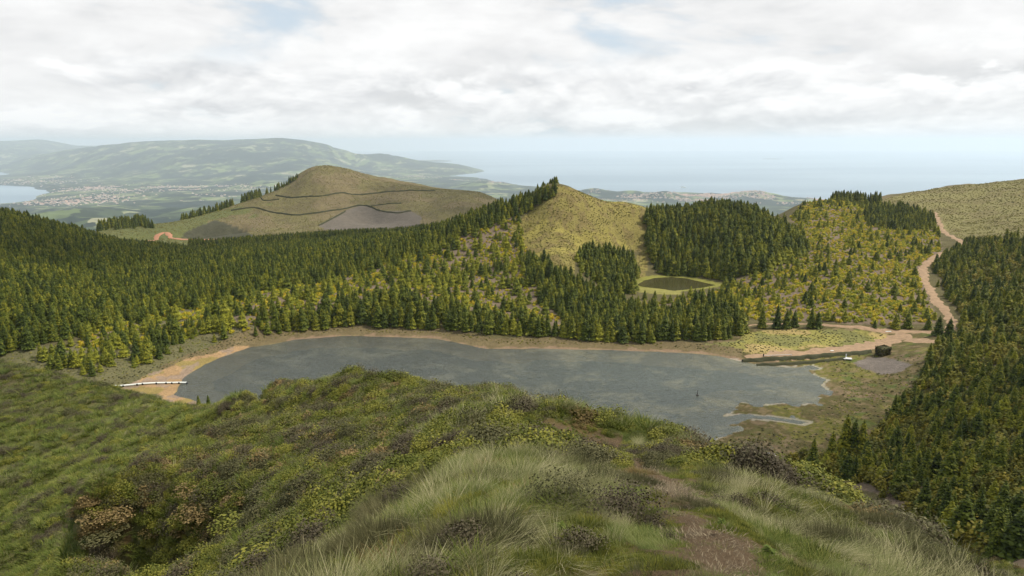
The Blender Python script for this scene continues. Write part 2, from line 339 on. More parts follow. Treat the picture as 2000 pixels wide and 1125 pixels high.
# ------------------------------------------------------------------ land meshes
def tag(o, label=None, cat=None, group=None, kind=None):
    for k, v in (('label', label), ('category', cat), ('group', group), ('kind', kind)):
        if v: o[k] = v
    return o
def mesh_np(name, V, F, m=None, shade=None, smooth=False):
    me = bpy.data.meshes.new(name); V = np.asarray(V, np.float32); F = np.asarray(F, np.int32)
    me.vertices.add(len(V)); me.vertices.foreach_set('co', V.ravel())
    k = F.shape[1]; me.loops.add(F.size); me.loops.foreach_set('vertex_index', F.ravel())
    me.polygons.add(len(F)); me.polygons.foreach_set('loop_start', np.arange(len(F), dtype=np.int32)*k)
    if smooth: me.polygons.foreach_set('use_smooth', np.ones(len(F), bool))
    me.update(calc_edges=True)
    if shade is not None:
        a = me.attributes.new('shade', 'FLOAT', 'POINT'); a.data.foreach_set('value', np.asarray(shade, np.float32))
    if m: me.materials.append(m)
    return me
def obj(name, me, parent=None, loc=(0, 0, 0), rot=(0, 0, 0), scl=None):
    o = bpy.data.objects.new(name, me); COL.objects.link(o); o.location = loc; o.rotation_euler = rot
    if scl is not None: o.scale = scl if hasattr(scl, '__len__') else (scl,)*3
    if parent: o.parent = parent
    return o
def c3(*c): return np.array(c)
# regions in the photograph (ground positions)
PF = {
 'left_wood': [(-300,400),(0,418),(150,458),(250,484),(400,494),(560,482),(830,462),(1000,398),(1092,362),(1080,385),(1050,402),(1005,425),(960,446),(900,466),(800,505),(700,535),(600,556),(500,572),(410,590),(310,612),(190,650),(130,690),(40,705),(-300,740)],
 'shore_wood': [(560,650),(640,605),(750,592),(850,604),(950,630),(1060,645),(1180,650),(1290,640),(1300,668),(1230,668),(1150,666),(1000,654),(900,647),(700,636)],
 'left_shore': [(60,705),(190,655),(300,645),(420,628),(560,610),(640,605),(560,650),(430,664),(330,694),(190,736),(110,724)],
 'spur_wood': [(1005,500),(1060,512),(1120,545),(1180,575),(1240,608),(1300,640),(1180,652),(1100,625),(1050,575)],
 'patch_wood': [(1125,512),(1150,490),(1232,500),(1252,542),(1232,578),(1200,572),(1140,538)],
 'tarn_wood': [(1262,425),(1300,425),(1400,412),(1460,420),(1540,450),(1580,492),(1500,530),(1420,546),(1330,541),(1283,532),(1266,490)],
 'front_wood': [(1240,612),(1310,618),(1380,600),(1430,612),(1452,640),(1440,664),(1300,666),(1230,660)],
 'track_wood': [(1690,412),(1760,405),(1825,425),(1838,450),(1760,452),(1690,440)],
 'right_wood': [(1822,520),(1885,468),(1960,462),(2300,480),(2300,1200),(1990,1125),(1700,960),(1590,910),(1690,880),(1730,830),(1790,760),(1822,690),(1885,650),(1870,600),(1830,560)],
}
P_SHRUB = {
 'right_shrubs': [(1450,560),(1500,532),(1580,495),(1545,425),(1570,398),(1620,388),(1700,392),(1740,405),(1830,445),(1840,490),(1795,525),(1808,570),(1835,632),(1700,634),(1600,630),(1480,625),(1400,600),(1420,566)],
 'left_shrubs': [(120,690),(190,645),(310,605),(410,585),(600,552),(800,500),(960,440),(1010,420),(1035,500),(1060,570),(1100,640),(950,625),(850,602),(640,606),(560,630),(430,655),(300,672)],
 'right_mix': [(1822,520),(1885,468),(2300,480),(2300,1200),(1990,1125),(1700,960),(1540,900),(1690,885),(1730,830),(1790,760),(1822,690),(1885,650),(1870,600)],
 'dam_shrubs': [(1180,560),(1240,595),(1300,590),(1400,570),(1420,548),(1500,530),(1480,600),(1450,630),(1290,630)],
}
P_HILL = [(1085,360),(1130,372),(1260,405),(1270,480),(1262,540),(1245,548),(1245,490),(1150,480),(1120,510),(1125,545),(1060,510),(1010,490),(1000,440),(1050,400)]
P_RIGHTHILL = [(1700,395),(1800,370),(2300,320),(2300,470),(1960,465),(1890,470),(1845,455),(1825,415),(1750,400)]
P_MEADOW = [(1440,668),(1460,650),(1540,642),(1640,645),(1730,652),(1745,662),(1700,672),(1600,678),(1480,690),(1440,690),(1300,684),(1300,676)]
P_PAD = [(1665,708),(1690,697),(1730,698),(1780,712),(1760,728),(1725,731),(1690,722)]
P_CONE = [(170,455),(300,436),(440,400),(630,318),(760,345),(960,372),(960,470),(200,480)]
P_SCARP = [(622,442),(675,411),(699,401),(717,401),(738,411),(803,412),(825,425),(815,450),(640,450)]
P_QUARRY = [(355,466),(362,452),(420,430),(455,440),(500,462),(470,472)]
P_SAND = [(222,764),(262,746),(345,710),(380,698),(460,676),(495,676),(440,695),(400,712),(370,735),(352,752),(345,772),(400,792),(370,796),(300,772)]
def mid_color(x, y, z):
    u, v = proj(x, y, z); r = np.hypot(x, y)
    k = 5*np.clip(300/r, .3, 2); uu = u+k*fbm(x/9, y/9, 50)*2; vv = v+k*fbm(x/9, y/9, 55)
    c = np.tile(c3(.085, .075, .035), (len(x), 1)); n1 = fbm(x/14, y/14, 60)*.5+.5; n2 = fbm(x/4, y/4, 61)*.5+.5
    def put(m, col, a=1.0):
        a = (m.astype(float)*a)[:, None]
        c[:] = c*(1-a)+np.asarray(col)*a
    for p in P_SHRUB.values(): put(inpoly(uu, vv, p), c3(.135, .105, .075))
    put(inpoly(uu, vv, P_HILL), c3(.175, .150, .048)); put(inpoly(uu, vv, P_HILL) & (n2 > .56), c3(.13, .10, .045), .7); put(inpoly(uu, vv, P_HILL) & (n1 > .6), c3(.23, .20, .05), .6)
    far = r > 740
    put(far & (r < 2500), c3(.100, .086, .044)); put(far & (r < 2500) & (n1 > .5), c3(.125, .112, .05), .7); put(far & (r < 2500) & (fbm(x/40, y/40, 66) > .12), c3(.145, .112, .07), .5); put(far & (r < 2500) & (uu+120*fbm(x/50, y/50, 67) < 470), c3(.085, .10, .035), .8)
    put(inpoly(uu, vv, P_RIGHTHILL) & (r > 430), c3(.14, .122, .056)); put(inpoly(uu, vv, P_RIGHTHILL) & (r > 430) & (n1 > .5), c3(.17, .16, .065), .6)
    put(far & inpoly(uu, vv, P_SCARP), c3(.105, .092, .076)); put(far & inpoly(u, v, P_QUARRY), c3(.05, .05, .032))  # bare scarp; quarry ground coloured dark to carry the shadow in the pit
    low = (r > 140) & (z < 6) & (r < 420)
    marsh = low & (u > 1380) & (v > 640)
    put(marsh, c3(.085, .070, .030)); put(marsh & (n1+.4*n2 > .80), c3(.125, .12, .026), .75); put(marsh & (n1 < .36), c3(.13, .095, .06), .8); n3 = fbm(x/1.6, y/1.6, 63, 3)*.5+.5; put(marsh & (n3 > .56), c3(.075, .075, .025), .6); put(marsh & (n3 < .4), c3(.17, .13, .075), .6); put(marsh & (n2 > .62) & (u > 1640), c3(.06, .085, .02), .7)
    put(inpoly(uu, vv, P_MEADOW) & low, c3(.20, .185, .055)); put(inpoly(uu, vv, P_MEADOW) & low & (n1 > .55), c3(.30, .22, .10), .7); put(inpoly(uu, vv, P_MEADOW) & low & (n1 < .42), c3(.13, .13, .05), .8)
    put(inpoly(uu, vv, P_PAD), c3(.125, .108, .095))
    put(low & (u+90*fbm(x/18, y/18, 68) < 560), c3(.105, .10, .05), .8)
    s = sdf(x, y, LAKE, 30)
    fs = (s < 30) & (u < 1450) & (v < 720)
    put(fs & (s < 9+5*n1), c3(.12, .095, .05)); put(fs & (s < -1.5+7*n2) & (u > 560), c3(.21, .145, .10), .7)
    put(inpoly(uu, vv, P_SAND) & low, c3(.27, .18, .095)); put(inpoly(uu, vv, P_SAND) & low & (n1 > .55), c3(.19, .155, .05), .8); put(inpoly(uu, vv, P_SAND) & low & (n2 < .45), c3(.21, .16, .125), .8)
    put((s < .3+1.6*n2) & (s > -4) & (u > 1380) & (v > 700), c3(.36, .34, .30), .5*(n2 > .42))  # pale right-shore rim: reflection off shallow water put into the ground colour
    put((s < 0), c3(.17, .14, .055), .7); put((s < -7-10*n1), c3(.05, .055, .04), .85)
    st = sdf(x, y, TARN, 30); put((st < 2.5+4*n2), c3(.17, .17, .04), .9); put((st < 15) & (v > 562) & (u < 1330), c3(.21, .20, .06), .9)
    return c
def near_color(x, y, z):
    u, v = proj(x, y, z); r = np.hypot(x, y); n1 = fbm(x/3, y/3, 70)*.5+.5; n2 = fbm(x/1.1, y/1.1, 71)*.5+.5
    c = np.tile(c3(.075, .08, .026), (len(x), 1))
    def put(m, col, a=1.0): 
        a = (m.astype(float)*a)[:, None]; c[:] = c*(1-a)+np.asarray(col)*a
    put(n1 > .52, c3(.11, .085, .04), .7); put(n1 < .4, c3(.055, .075, .018), .7); put(n2 > .62, c3(.14, .085, .04), .6)
    lf = (u < 520) & (r > 35); put(lf, c3(.095, .10, .036), .7)
    d = distline(x, y, PATH)+.5*fbm(x/.6, y/.6, 75); a = 1-sst(.15, .42, d)
    put(a > 0, c3(.115, .08, .048), 1.0); c[:] = c
    return c
PATH_PX = [(1440,1125),(1390,1060),(1340,1000),(1295,950),(1250,900),(1190,866),(1120,850),(1060,830)]
PATH = np.array([ground(u, v, 2.5, 40)[:2] for u, v in PATH_PX])

fine = np.linspace(R(-50), R(50), 640); side = np.linspace(R(50), R(66), 14)[1:]
TH_MID = np.r_[-side[::-1], fine, side]
TH_NEAR = np.r_[TH_MID, np.linspace(R(66), R(294), 60)[1:-1]]
def polar(name, th, rr, closed, mater, colf):
    T, Rr = np.meshgrid(th, rr); x = (np.sin(T)*Rr); y = (np.cos(T)*Rr); z = H(x, y)
    V = np.stack([x, y, z], -1).reshape(-1, 3); n = len(th); m = len(rr)
    j = np.arange(n if closed else n-1); j2 = (j+1) % n
    i = np.arange(m-1)[:, None]*n
    F = np.stack([i+j, i+j2, i+n+j2, i+n+j], -1).reshape(-1, 4)
    me = mesh_np(name, V, F, mater, smooth=True)
    if colf is not None:
        c = colf(V[:, 0], V[:, 1], V[:, 2]); a = me.color_attributes.new('Col', 'FLOAT_COLOR', 'POINT')
        a.data.foreach_set('color', np.c_[c, np.ones(len(c))].astype(np.float32).ravel())
    o = obj(name, me); o['kind'] = 'structure'
    return o
polar('hillside', TH_NEAR, np.r_[.05, np.geomspace(.5, 105, 270)], True, M['near'], near_color)
rm = np.r_[np.geomspace(105, 700, 430), np.geomspace(700, 1700, 130)[1:]]
polar('valley', TH_MID, rm, False, M['mid'], mid_color)

# far plain: fields, woods
m, t, b = mat('far_fields'); M['far'] = m
g = t.n('ShaderNodeNewGeometry')
sc_ = t.n('ShaderNodeVectorMath', operation='MULTIPLY', ins={0: g.outputs['Position'], 1: (1, .8, 0)}).outputs[0]
wob = t.n('ShaderNodeTexNoise', ins={'Vector': sc_, 'Scale': .0012, 'Detail': 3.0})
sc2 = t.n('ShaderNodeVectorMath', operation='ADD', ins={0: sc_, 1: t.n('ShaderNodeVectorMath', operation='SCALE', ins={0: wob.outputs['Color'], 'Scale': 400.0}).outputs[0]}).outputs[0]
vo = t.n('ShaderNodeTexVoronoi', distance='MANHATTAN', ins={'Vector': sc2, 'Scale': .0062})
fr = t.n('ShaderNodeSeparateColor', ins={0: vo.outputs['Color']}).outputs[0]
fields = t.ramp(fr, [(0, (.012, .020, .016)), (.3, (.030, .044, .028)), (.55, (.06, .085, .04)), (.8, (.13, .17, .065)), (1, (.24, .23, .15))])
woods = t.smooth(t.noise(sc_, .0011, 7, .65), .46, .54)
c = t.mix(woods, fields, (.014, .026, .022, 1))
t.set(b.inputs['Base Color'], c); b.inputs['Roughness'].default_value = .95; b.inputs['Specular IOR Level'].default_value = .05
polar('coastal_plain', TH_MID[4:-4:2], np.r_[np.geomspace(1700, 4000, 50), np.geomspace(4000, 44000, 220)[1:]], False, M['far'], None)

# ------------------------------------------------------------------ water
def water_mat(name, base, rough, waves, wscale, clear_=.3):
    m, t, b = mat(name); g = t.n('ShaderNodeNewGeometry')
    n0 = t.noise(g.outputs['Position'], .045, 5, .6, .6); n4 = t.noise(g.outputs['Position'], .22, 6, .7, .8)
    patch = t.smooth(t.math('ADD', t.math('MULTIPLY', n0, .6), t.math('MULTIPLY', n4, .4)), .47, .60)
    sx = t.n('ShaderNodeSeparateXYZ', ins={0: g.outputs['Position']}).outputs[0]; silt = t.smooth(sx, -40.0, 70.0)
    deep = t.mix(silt, (*base[0], 1), (*[q*1.6 for q in base[0]], 1))
    t.set(b.inputs['Base Color'], t.mix(t.math('MULTIPLY', patch, t.math('ADD', t.math('MULTIPLY', silt, .5), .35)), deep, (*base[1], 1)))
    b.inputs['Roughness'].default_value = rough; b.inputs['IOR'].default_value = 1.333
    mp = t.n('ShaderNodeMapping', ins={0: g.outputs['Position'], 'Rotation': (0, 0, .35), 'Scale': (.45, 1.5, 1)})
    wv = t.noise(mp.outputs[0], wscale, 3, .6, .3)
    wt = t.n('ShaderNodeTexWave', bands_direction='Y', ins={'Vector': t.n('ShaderNodeMapping', ins={0: g.outputs['Position'], 'Rotation': (0, 0, -.3)}).outputs[0], 'Scale': .19, 'Distortion': 9.0, 'Detail': 3.0, 'Detail Scale': .6})
    wv = t.math('ADD', wv, t.math('MULTIPLY', wt.outputs['Fac'], .16))
    bp = t.n('ShaderNodeBump', ins={'Strength': waves, 'Distance': .5, 'Height': wv}); t.set(b.inputs['Normal'], bp.outputs[0])
    tr = t.n('ShaderNodeBsdfTransparent'); mx = t.n('ShaderNodeMixShader', ins={0: clear_, 1: b.outputs[0], 2: tr.outputs[0]})
    o_ = [q for q in t.t.nodes if q.type == 'OUTPUT_MATERIAL'][0]; t.set(o_.inputs['Surface'], mx.outputs[0])
    return m
def hull(P):
    P = sorted(map(tuple, P)); 
    def half(Q):
        h = []
        for p in Q:
            while len(h) > 1 and (h[-1][0]-h[-2][0])*(p[1]-h[-2][1])-(h[-1][1]-h[-2][1])*(p[0]-h[-2][0]) <= 0: h.pop()
            h.append(p)
        return h
    return half(P)[:-1]+half(P[::-1])[:-1]
def water(name, P, z, mater, label):
    h = np.array(hull(P)); c = h.mean(0); h = c+(h-c)*1.015
    me = bpy.data.meshes.new(name); me.from_pydata([(x, y, z) for x, y in h], [], [list(range(len(h)))]); me.materials.append(mater)
    o = obj(name, me); o['kind'] = 'structure'; return o
water('lake', LAKE, 0, water_mat('lake_water', ((.062, .074, .070), (.19, .195, .15)), .2, .9, .6), '')
water('tarn', TARN, TZ, water_mat('tarn_water', ((.030, .029, .011), (.05, .044, .018)), .12, .2, .6, .05), '')
m, t, b = mat('sea_water'); g = t.n('ShaderNodeNewGeometry')
mp = t.n('ShaderNodeMapping', ins={0: g.outputs['Position'], 'Scale': (.35, 1.6, 1)})
t.set(b.inputs['Base Color'], t.mix(t.smooth(t.noise(mp.outputs[0], .00022, 6, .6, .5), .4, .62), (.13, .20, .27, 1), (.20, .28, .35, 1)))
b.inputs['Roughness'].default_value = .45
me = bpy.data.meshes.new('sea'); S = 64000
me.from_pydata([(-S, 2600, -720), (S, 2600, -720), (S, S, -720), (-S, S, -720)], [], [(0, 1, 2, 3)]); me.materials.append(m)
obj('sea', me)['kind'] = 'structure'

# ------------------------------------------------------------------ dirt tracks (draped strips)
def strip(name, P2, width, mater, lift=.14, jag=.8, cross=5, z_of=None, thing=None, hump=0.0, step=1.5):
    P2 = np.asarray(P2, float); seg = np.hypot(*np.diff(P2, axis=0).T); cum = np.r_[0, np.cumsum(seg)]
    wd = np.broadcast_to(np.asarray(width, float), (len(P2),))
    n = max(3, int(cum[-1]/step)); tt = np.linspace(0, cum[-1], n)
    # smooth the course a little
    x = np.interp(tt, cum, P2[:, 0]); y = np.interp(tt, cum, P2[:, 1]); W = np.interp(tt, cum, wd)
    kx = np.ones(5)/5
    if n > 12:
        x[2:-2] = np.convolve(x, kx, 'valid'); y[2:-2] = np.convolve(y, kx, 'valid')
    dx, dy = np.gradient(x), np.gradient(y); L = np.hypot(dx, dy)+1e-9; nx, ny = -dy/L, dx/L
    s = np.linspace(-.5, .5, cross)
    j1 = 1+jag*fbm(tt/3, tt*0, 80); j2 = 1+jag*fbm(tt/3, tt*0+40, 81)
    V = []
    off = np.where(s[None] < 0, s[None]*j1[:, None], s[None]*j2[:, None])*W[:, None]
    X = x[:, None]+nx[:, None]*off; Y = y[:, None]+ny[:, None]*off; Z = H(X, Y)
    edge = 1-(2*np.abs(s))**2
    Z = Z+np.where(np.abs(s)[None] > .49, -.12, lift)+hump*edge[None]*(1+.5*fbm(X/2, Y/2, 85))
    V = np.stack([X, Y, Z], -1).reshape(-1, 3)
    i = np.arange(n-1)[:, None]*cross; j = np.arange(cross-1)
    F = np.stack([i+j, i+j+1, i+cross+j+1, i+cross+j], -1).reshape(-1, 4)
    return obj(name, mesh_np(name, V, F, mater, smooth=True))
def gxy(L, r0=200, r1=1300): return np.array([ground(u, v, r0, r1)[:2] for u, v in L])
strip('dirt_road', gxy([(1826,415),(1832,430),(1842,452),(1866,466),(1886,476),(1868,486),(1840,494),(1815,510),(1800,527),(1806,548),(1818,570),(1830,592),(1848,612),(1862,630),(1852,646)]), [4,4,4.5,4.5,5,5,5.5,6,6,6,5.5,5.5,5,5,5], M['dirt'])['kind'] = 'structure'
strip('dirt_track', gxy([(1850,649),(1800,648),(1760,648),(1700,643),(1640,638),(1600,634),(1540,632),(1500,632),(1460,636)], 200, 420), [5,5,5,3.5,3,2.6,2.2,2.2,2], M['dirt'])['kind'] = 'structure'
strip('dirt_landing', gxy([(1765,651),(1755,662),(1720,672),(1660,681),(1600,688),(1540,692),(1490,696),(1458,700)], 200, 420), [8,9,9,9,10,11,11,9], M['dirt'], lift=.1)['kind'] = 'structure'
strip('dirt_clearing', gxy([(1770,664),(1810,666),(1855,668)], 200, 420), [8,9,6], M['dirt'], lift=.09)['kind'] = 'structure'
M['red_dirt'] = plain('red_dirt', (.30, .15, .09), .95, .25, .4)
strip('quarry_road', gxy([(290,472),(305,462),(325,452),(330,460),(345,467),(380,469),(440,468)], 700, 1300), [7,7,6,6,8,10,12], M['red_dirt'], lift=.5, step=5)['kind'] = 'structure'
strip('foot_path', gxy([(1600,606),(1480,592),(1462,585),(1440,562)], 250, 450), 1.1, M['dirt'], lift=.1)['kind'] = 'structure'

# ------------------------------------------------------------------ plants: prototypes
def quads(cent, nrm_up, size, asp=1.0):
    """leaf quads at centres with random tilt; returns V,F"""
    n = len(cent); a = rng.normal(size=(n, 3)); d = nrm_up/np.linalg.norm(nrm_up, axis=1, keepdims=True)
    a -= (a*d).sum(1, keepdims=True)*d; a /= np.linalg.norm(a, axis=1, keepdims=True); b_ = np.cross(d, a)
    s = np.asarray(size)[:, None]; a = a*s*asp; b_ = b_*s
    V = np.stack([cent-a*.5-b_*.5, cent+a*.5-b_*.35, cent+a*.6+b_*.5, cent-a*.4+b_*.45], 1).reshape(-1, 3)
    return V, np.arange(4*n).reshape(n, 4)
def conifer_mesh(name, mater, hgt=10, rad=1.8, nq=520, seed=0, skirt=.06):
    """tall tapering crown built of whorls of drooping sprays"""
    t_ = rng.random(nq)**1.35; tier = np.round(t_*13)/13+rng.normal(0, .012, nq); tier = np.clip(tier, 0, .995)
    prof = rad*(1-tier)**.66*(1-.35*np.clip(.08-tier, 0, 1)/.08)
    lobes = 1+.16*np.sin(rng.random()*6+tier*23)+.12*rng.normal(size=nq)
    ph = rng.random(nq)*2*math.pi; q = (.62+.42*rng.random(nq))*lobes; rr_ = prof*q
    z = hgt*(skirt+(1-skirt)*tier)-.22*rr_+.18*rng.normal(size=nq)
    cent = np.stack([np.cos(ph)*rr_, np.sin(ph)*rr_, z], 1)
    nrm = np.stack([np.cos(ph)*.75, np.sin(ph)*.75, np.full(nq, .75)], 1)+rng.normal(0, .38, (nq, 3))
    size = (.22+.30*rng.random(nq))*(.45+.7*(1-tier))*rad/1.6
    V, F = quads(cent, nrm, size, 1.25)
    sh = np.repeat(np.clip(.18+.5*(q-.6)/.5+.35*rng.random(nq)+.1*tier, 0, 1), 4)  # inner sprays coloured darker for crown shade, outer ones paler
    # inner mass, coloured darkest for the shade inside the crown, and leader
    k = 9; zs = np.array([.05, .25, .5, .75, .97]); vv = []
    for zf in zs:
        a = np.arange(k)*2*math.pi/k+zf*3; pr = rad*.66*(1-zf)**.8+.03
        vv.append(np.stack([np.cos(a)*pr, np.sin(a)*pr, np.full(k, hgt*zf)], 1))
    V2 = np.concatenate(vv); i = np.arange(len(zs)-1)[:, None]*k; j = np.arange(k)
    F2 = np.stack([i+j, i+(j+1) % k, i+k+(j+1) % k, i+k+j], -1).reshape(-1, 4)
    Vt = np.r_[V, V2]; Ft = np.r_[F, F2+len(V)]
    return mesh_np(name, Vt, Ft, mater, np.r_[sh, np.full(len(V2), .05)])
def trunk_mesh(hgt=10, rad=.16):
    k = 7; zs = np.array([-.6, 0, .3, .7]); vv = []
    for q, zf in enumerate(zs):
        a = np.arange(k)*2*math.pi/k; pr = rad*(1.25-zf*.9) if q else rad*1.5
        vv.append(np.stack([np.cos(a)*pr, np.sin(a)*pr, np.full(k, hgt*zf if q else -.6)], 1))
    V = np.concatenate(vv); i = np.arange(3)[:, None]*k; j = np.arange(k)
    return mesh_np('trunk', V, np.stack([i+j, i+(j+1) % k, i+k+(j+1) % k, i+k+j], -1).reshape(-1, 4), M['bark'], np.zeros(len(V)))
def shrub_mesh(name, mater, n=150, rad=.75, hgt=1.2, size=.22):
    lob = rng.normal(0, .32, (5, 3))*[rad, rad, .15]; w_ = rng.integers(0, 5, n)
    d = rng.normal(size=(n, 3)); d[:, 2] = np.abs(d[:, 2]); d /= np.linalg.norm(d, axis=1, keepdims=True)
    q = .55+.45*rng.random(n)
    cent = lob[w_]+d*q[:, None]*[rad*.75, rad*.75, hgt*.85]; cent[:, 2] = np.maximum(cent[:, 2], .03)
    V, F = quads(cent, d+rng.normal(0, .5, (n, 3))+[0, 0, .3], size*(.6+.8*rng.random(n)))
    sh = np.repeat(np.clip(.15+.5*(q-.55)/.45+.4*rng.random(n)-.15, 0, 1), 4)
    return mesh_np(name, V, F, mater, sh)
def blades_mesh(name, mater, n, L, wd, spread, bend, lean=(0, 0), seg=4, base=.1):
    V = []; F = []; S = []
    for k in range(n):
        ph = random.random()*2*math.pi; rb = base*math.sqrt(random.random()); l = L*(.55+.6*random.random())
        d = np.array([math.cos(ph)*spread*random.random()+lean[0], math.sin(ph)*spread*random.random()+lean[1], 1.0]); d /= np.linalg.norm(d)
        bd = bend*(.5+random.random()); h = np.array([d[0], d[1], 0]); hn = np.linalg.norm(h)+1e-6; h /= hn
        p = np.array([math.cos(ph)*rb, math.sin(ph)*rb, -.03]); sd = np.array([-h[1], h[0], 0])*wd*(.6+.8*random.random())*.5
        if random.random() < .5: sd = (sd+np.array([h[0], h[1], 0])*wd*.35)
        s = random.random(); b0 = len(V)
        for q in range(seg+1):
            f = q/seg; tp = (1-f)**.6
            V.append(p-sd*tp); V.append(p+sd*tp); S += [np.clip(s*.75+.3*f-.05, 0, 1)]*2
            dd = d+h*bd*f*1.4-np.array([0, 0, bd*f*.9]); dd /= np.linalg.norm(dd); p = p+dd*l/seg
        for q in range(seg): F.append((b0+2*q, b0+2*q+1, b0+2*q+3, b0+2*q+2))
    return mesh_np(name, np.array(V), np.array(F), mater, np.array(S))
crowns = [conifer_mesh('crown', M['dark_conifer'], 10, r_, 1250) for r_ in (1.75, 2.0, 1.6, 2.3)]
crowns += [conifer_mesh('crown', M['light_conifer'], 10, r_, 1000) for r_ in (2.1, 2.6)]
TRUNK = trunk_mesh()
def joined(cr_, tr_):
    bm = bmesh.new(); bm.from_mesh(cr_); nf = len(bm.faces); bm.from_mesh(tr_); bm.faces.ensure_lookup_table()
    for f in bm.faces[nf:]: f.material_index = 1
    me = bpy.data.meshes.new('tree'); bm.to_mesh(me); bm.free(); me.materials.append(cr_.materials[0]); me.materials.append(M['bark']); return me
tree_protos = [joined(c_, TRUNK) for c_ in crowns]
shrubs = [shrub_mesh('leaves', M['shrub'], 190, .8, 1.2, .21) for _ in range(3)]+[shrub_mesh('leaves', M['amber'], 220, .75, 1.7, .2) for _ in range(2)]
brush = [shrub_mesh('brush', M['brush'], 50, .5, .5, .26) for _ in range(2)]

def scatter(name, protos, pos, rot, scl, idx, kind='stuff', label=None, cat=None):
    """one object: points carrying rotation, size and kind, instanced by geometry nodes"""
    me = bpy.data.meshes.new(name); n = len(pos); me.vertices.add(n); me.vertices.foreach_set('co', np.asarray(pos, np.float32).ravel())
    for an, tp, key, d in (('rot', 'FLOAT_VECTOR', 'vector', np.asarray(rot, np.float32)), ('scl', 'FLOAT_VECTOR', 'vector', np.asarray(scl, np.float32)), ('idx', 'INT', 'value', np.asarray(idx, np.int32))):
        a = me.attributes.new(an, tp, 'POINT'); a.data.foreach_set(key, d.ravel())
    o = obj(name, me); tree = bpy.data.node_groups.new(name, 'GeometryNodeTree')
    tree.interface.new_socket('Geometry', in_out='INPUT', socket_type='NodeSocketGeometry'); tree.interface.new_socket('Geometry', in_out='OUTPUT', socket_type='NodeSocketGeometry')
    q = NT(tree); gi = q.n('NodeGroupInput'); go = q.n('NodeGroupOutput'); jn = None; last = gi.outputs[0]
    outs = []
    for k, pm in enumerate(protos):
        po = bpy.data.objects.new(name+'_source', pm)
        oi = q.n('GeometryNodeObjectInfo'); oi.inputs['Object'].default_value = po; oi.inputs['As Instance'].default_value = False
        na = q.n('GeometryNodeInputNamedAttribute', data_type='INT'); na.inputs['Name'].default_value = 'idx'
        cmp_ = q.n('FunctionNodeCompare', data_type='INT', operation='EQUAL'); q.set(cmp_.inputs[2], na.outputs[0]); cmp_.inputs[3].default_value = k
        nr = q.n('GeometryNodeInputNamedAttribute', data_type='FLOAT_VECTOR'); nr.inputs['Name'].default_value = 'rot'
        ns = q.n('GeometryNodeInputNamedAttribute', data_type='FLOAT_VECTOR'); ns.inputs['Name'].default_value = 'scl'
        ip = q.n('GeometryNodeInstanceOnPoints')
        q.set(ip.inputs['Points'], gi.outputs[0]); q.set(ip.inputs['Selection'], cmp_.outputs[0]); q.set(ip.inputs['Instance'], oi.outputs['Geometry'])
        q.set(ip.inputs['Rotation'], nr.outputs[0]); q.set(ip.inputs['Scale'], ns.outputs[0]); outs.append(ip.outputs[0])
    jn = q.n('GeometryNodeJoinGeometry')
    for s_ in outs: tree.links.new(s_, jn.inputs[0])
    q.set(go.inputs[0], jn.outputs[0])
    md = o.modifiers.new('scatter', 'NODES'); md.node_group = tree
    for mm in {m_ for pm in protos for m_ in pm.materials}: me.materials.append(mm)
    return tag(o, label, cat, None, kind)

# ------------------------------------------------------------------ plants: places
def jgrid(spacing, r0, r1, u0=-250, u1=2250):
    t0, t1 = float(pix(u0, 560)[0]), float(pix(u1, 560)[0]); xm = math.sin(max(-t0, t1))*r1
    gx, gy = np.meshgrid(np.arange(-xm, xm, spacing), np.arange(0, r1, spacing))
    gx = gx.ravel()+rng.uniform(-.42, .42, gx.size)*spacing; gy = gy.ravel()+rng.uniform(-.42, .42, gy.size)*spacing
    r = np.hypot(gx, gy); th = np.arctan2(gx, gy); k = (r > r0) & (r < r1) & (th > t0) & (th < t1)
    return gx[k], gy[k]
CREST = np.array([(-300,675),(0,706),(100,727),(200,750),(300,775),(400,793),(470,776),(550,752),(620,735),(700,716),(770,728),(850,745),(1000,765),(1100,797),(1250,848),(1400,866),(1500,900),(1600,945),(1700,990),(1850,1062),(1990,1125),(2300,1280)], float)
def crest_v(u): return np.interp(u, CREST[:, 0], CREST[:, 1])
ROADS = [gxy([(1826,415),(1842,452),(1886,476),(1840,494),(1800,527),(1818,570),(1848,612),(1862,630),(1852,646)]), gxy([(1850,649),(1760,648),(1640,638),(1540,632),(1460,636)], 200, 420), gxy([(1755,662),(1660,681),(1540,692),(1458,700)], 200, 420)]
def clear(x, y, d=3.6):
    k = np.ones(len(x), bool)
    for L in ROADS: k &= distline(x, y, L) > d
    k &= sdf(x, y, LAKE, 20) > 5; k &= sdf(x, y, TARN, 20) > 4
    return k
x, y = jgrid(2.45, 112, 760); k = clear(x, y); x, y = x[k], y[k]; z = H(x, y); u, v = proj(x, y, z); r = np.hypot(x, y)
jit = 7*fbm(x/10, y/10, 90); uu, vv_ = u+jit, v+.7*jit; rnd = rng.random(len(x)); dens = fbm(x/16, y/16, 91)*.5+.5
T = []     # x, y, z, height, width factor, proto, region
REG = list(PF)
hgts = {'left_wood': (8.2, 1.0), 'shore_wood': (9.6, .95), 'left_shore': (7.5, .5), 'spur_wood': (8, .85), 'patch_wood': (8.8, 1.0), 'tarn_wood': (10.5, 1.0), 'front_wood': (9, .9), 'track_wood': (7, .8), 'right_wood': (7.2, .62)}
used = np.zeros(len(x), bool)
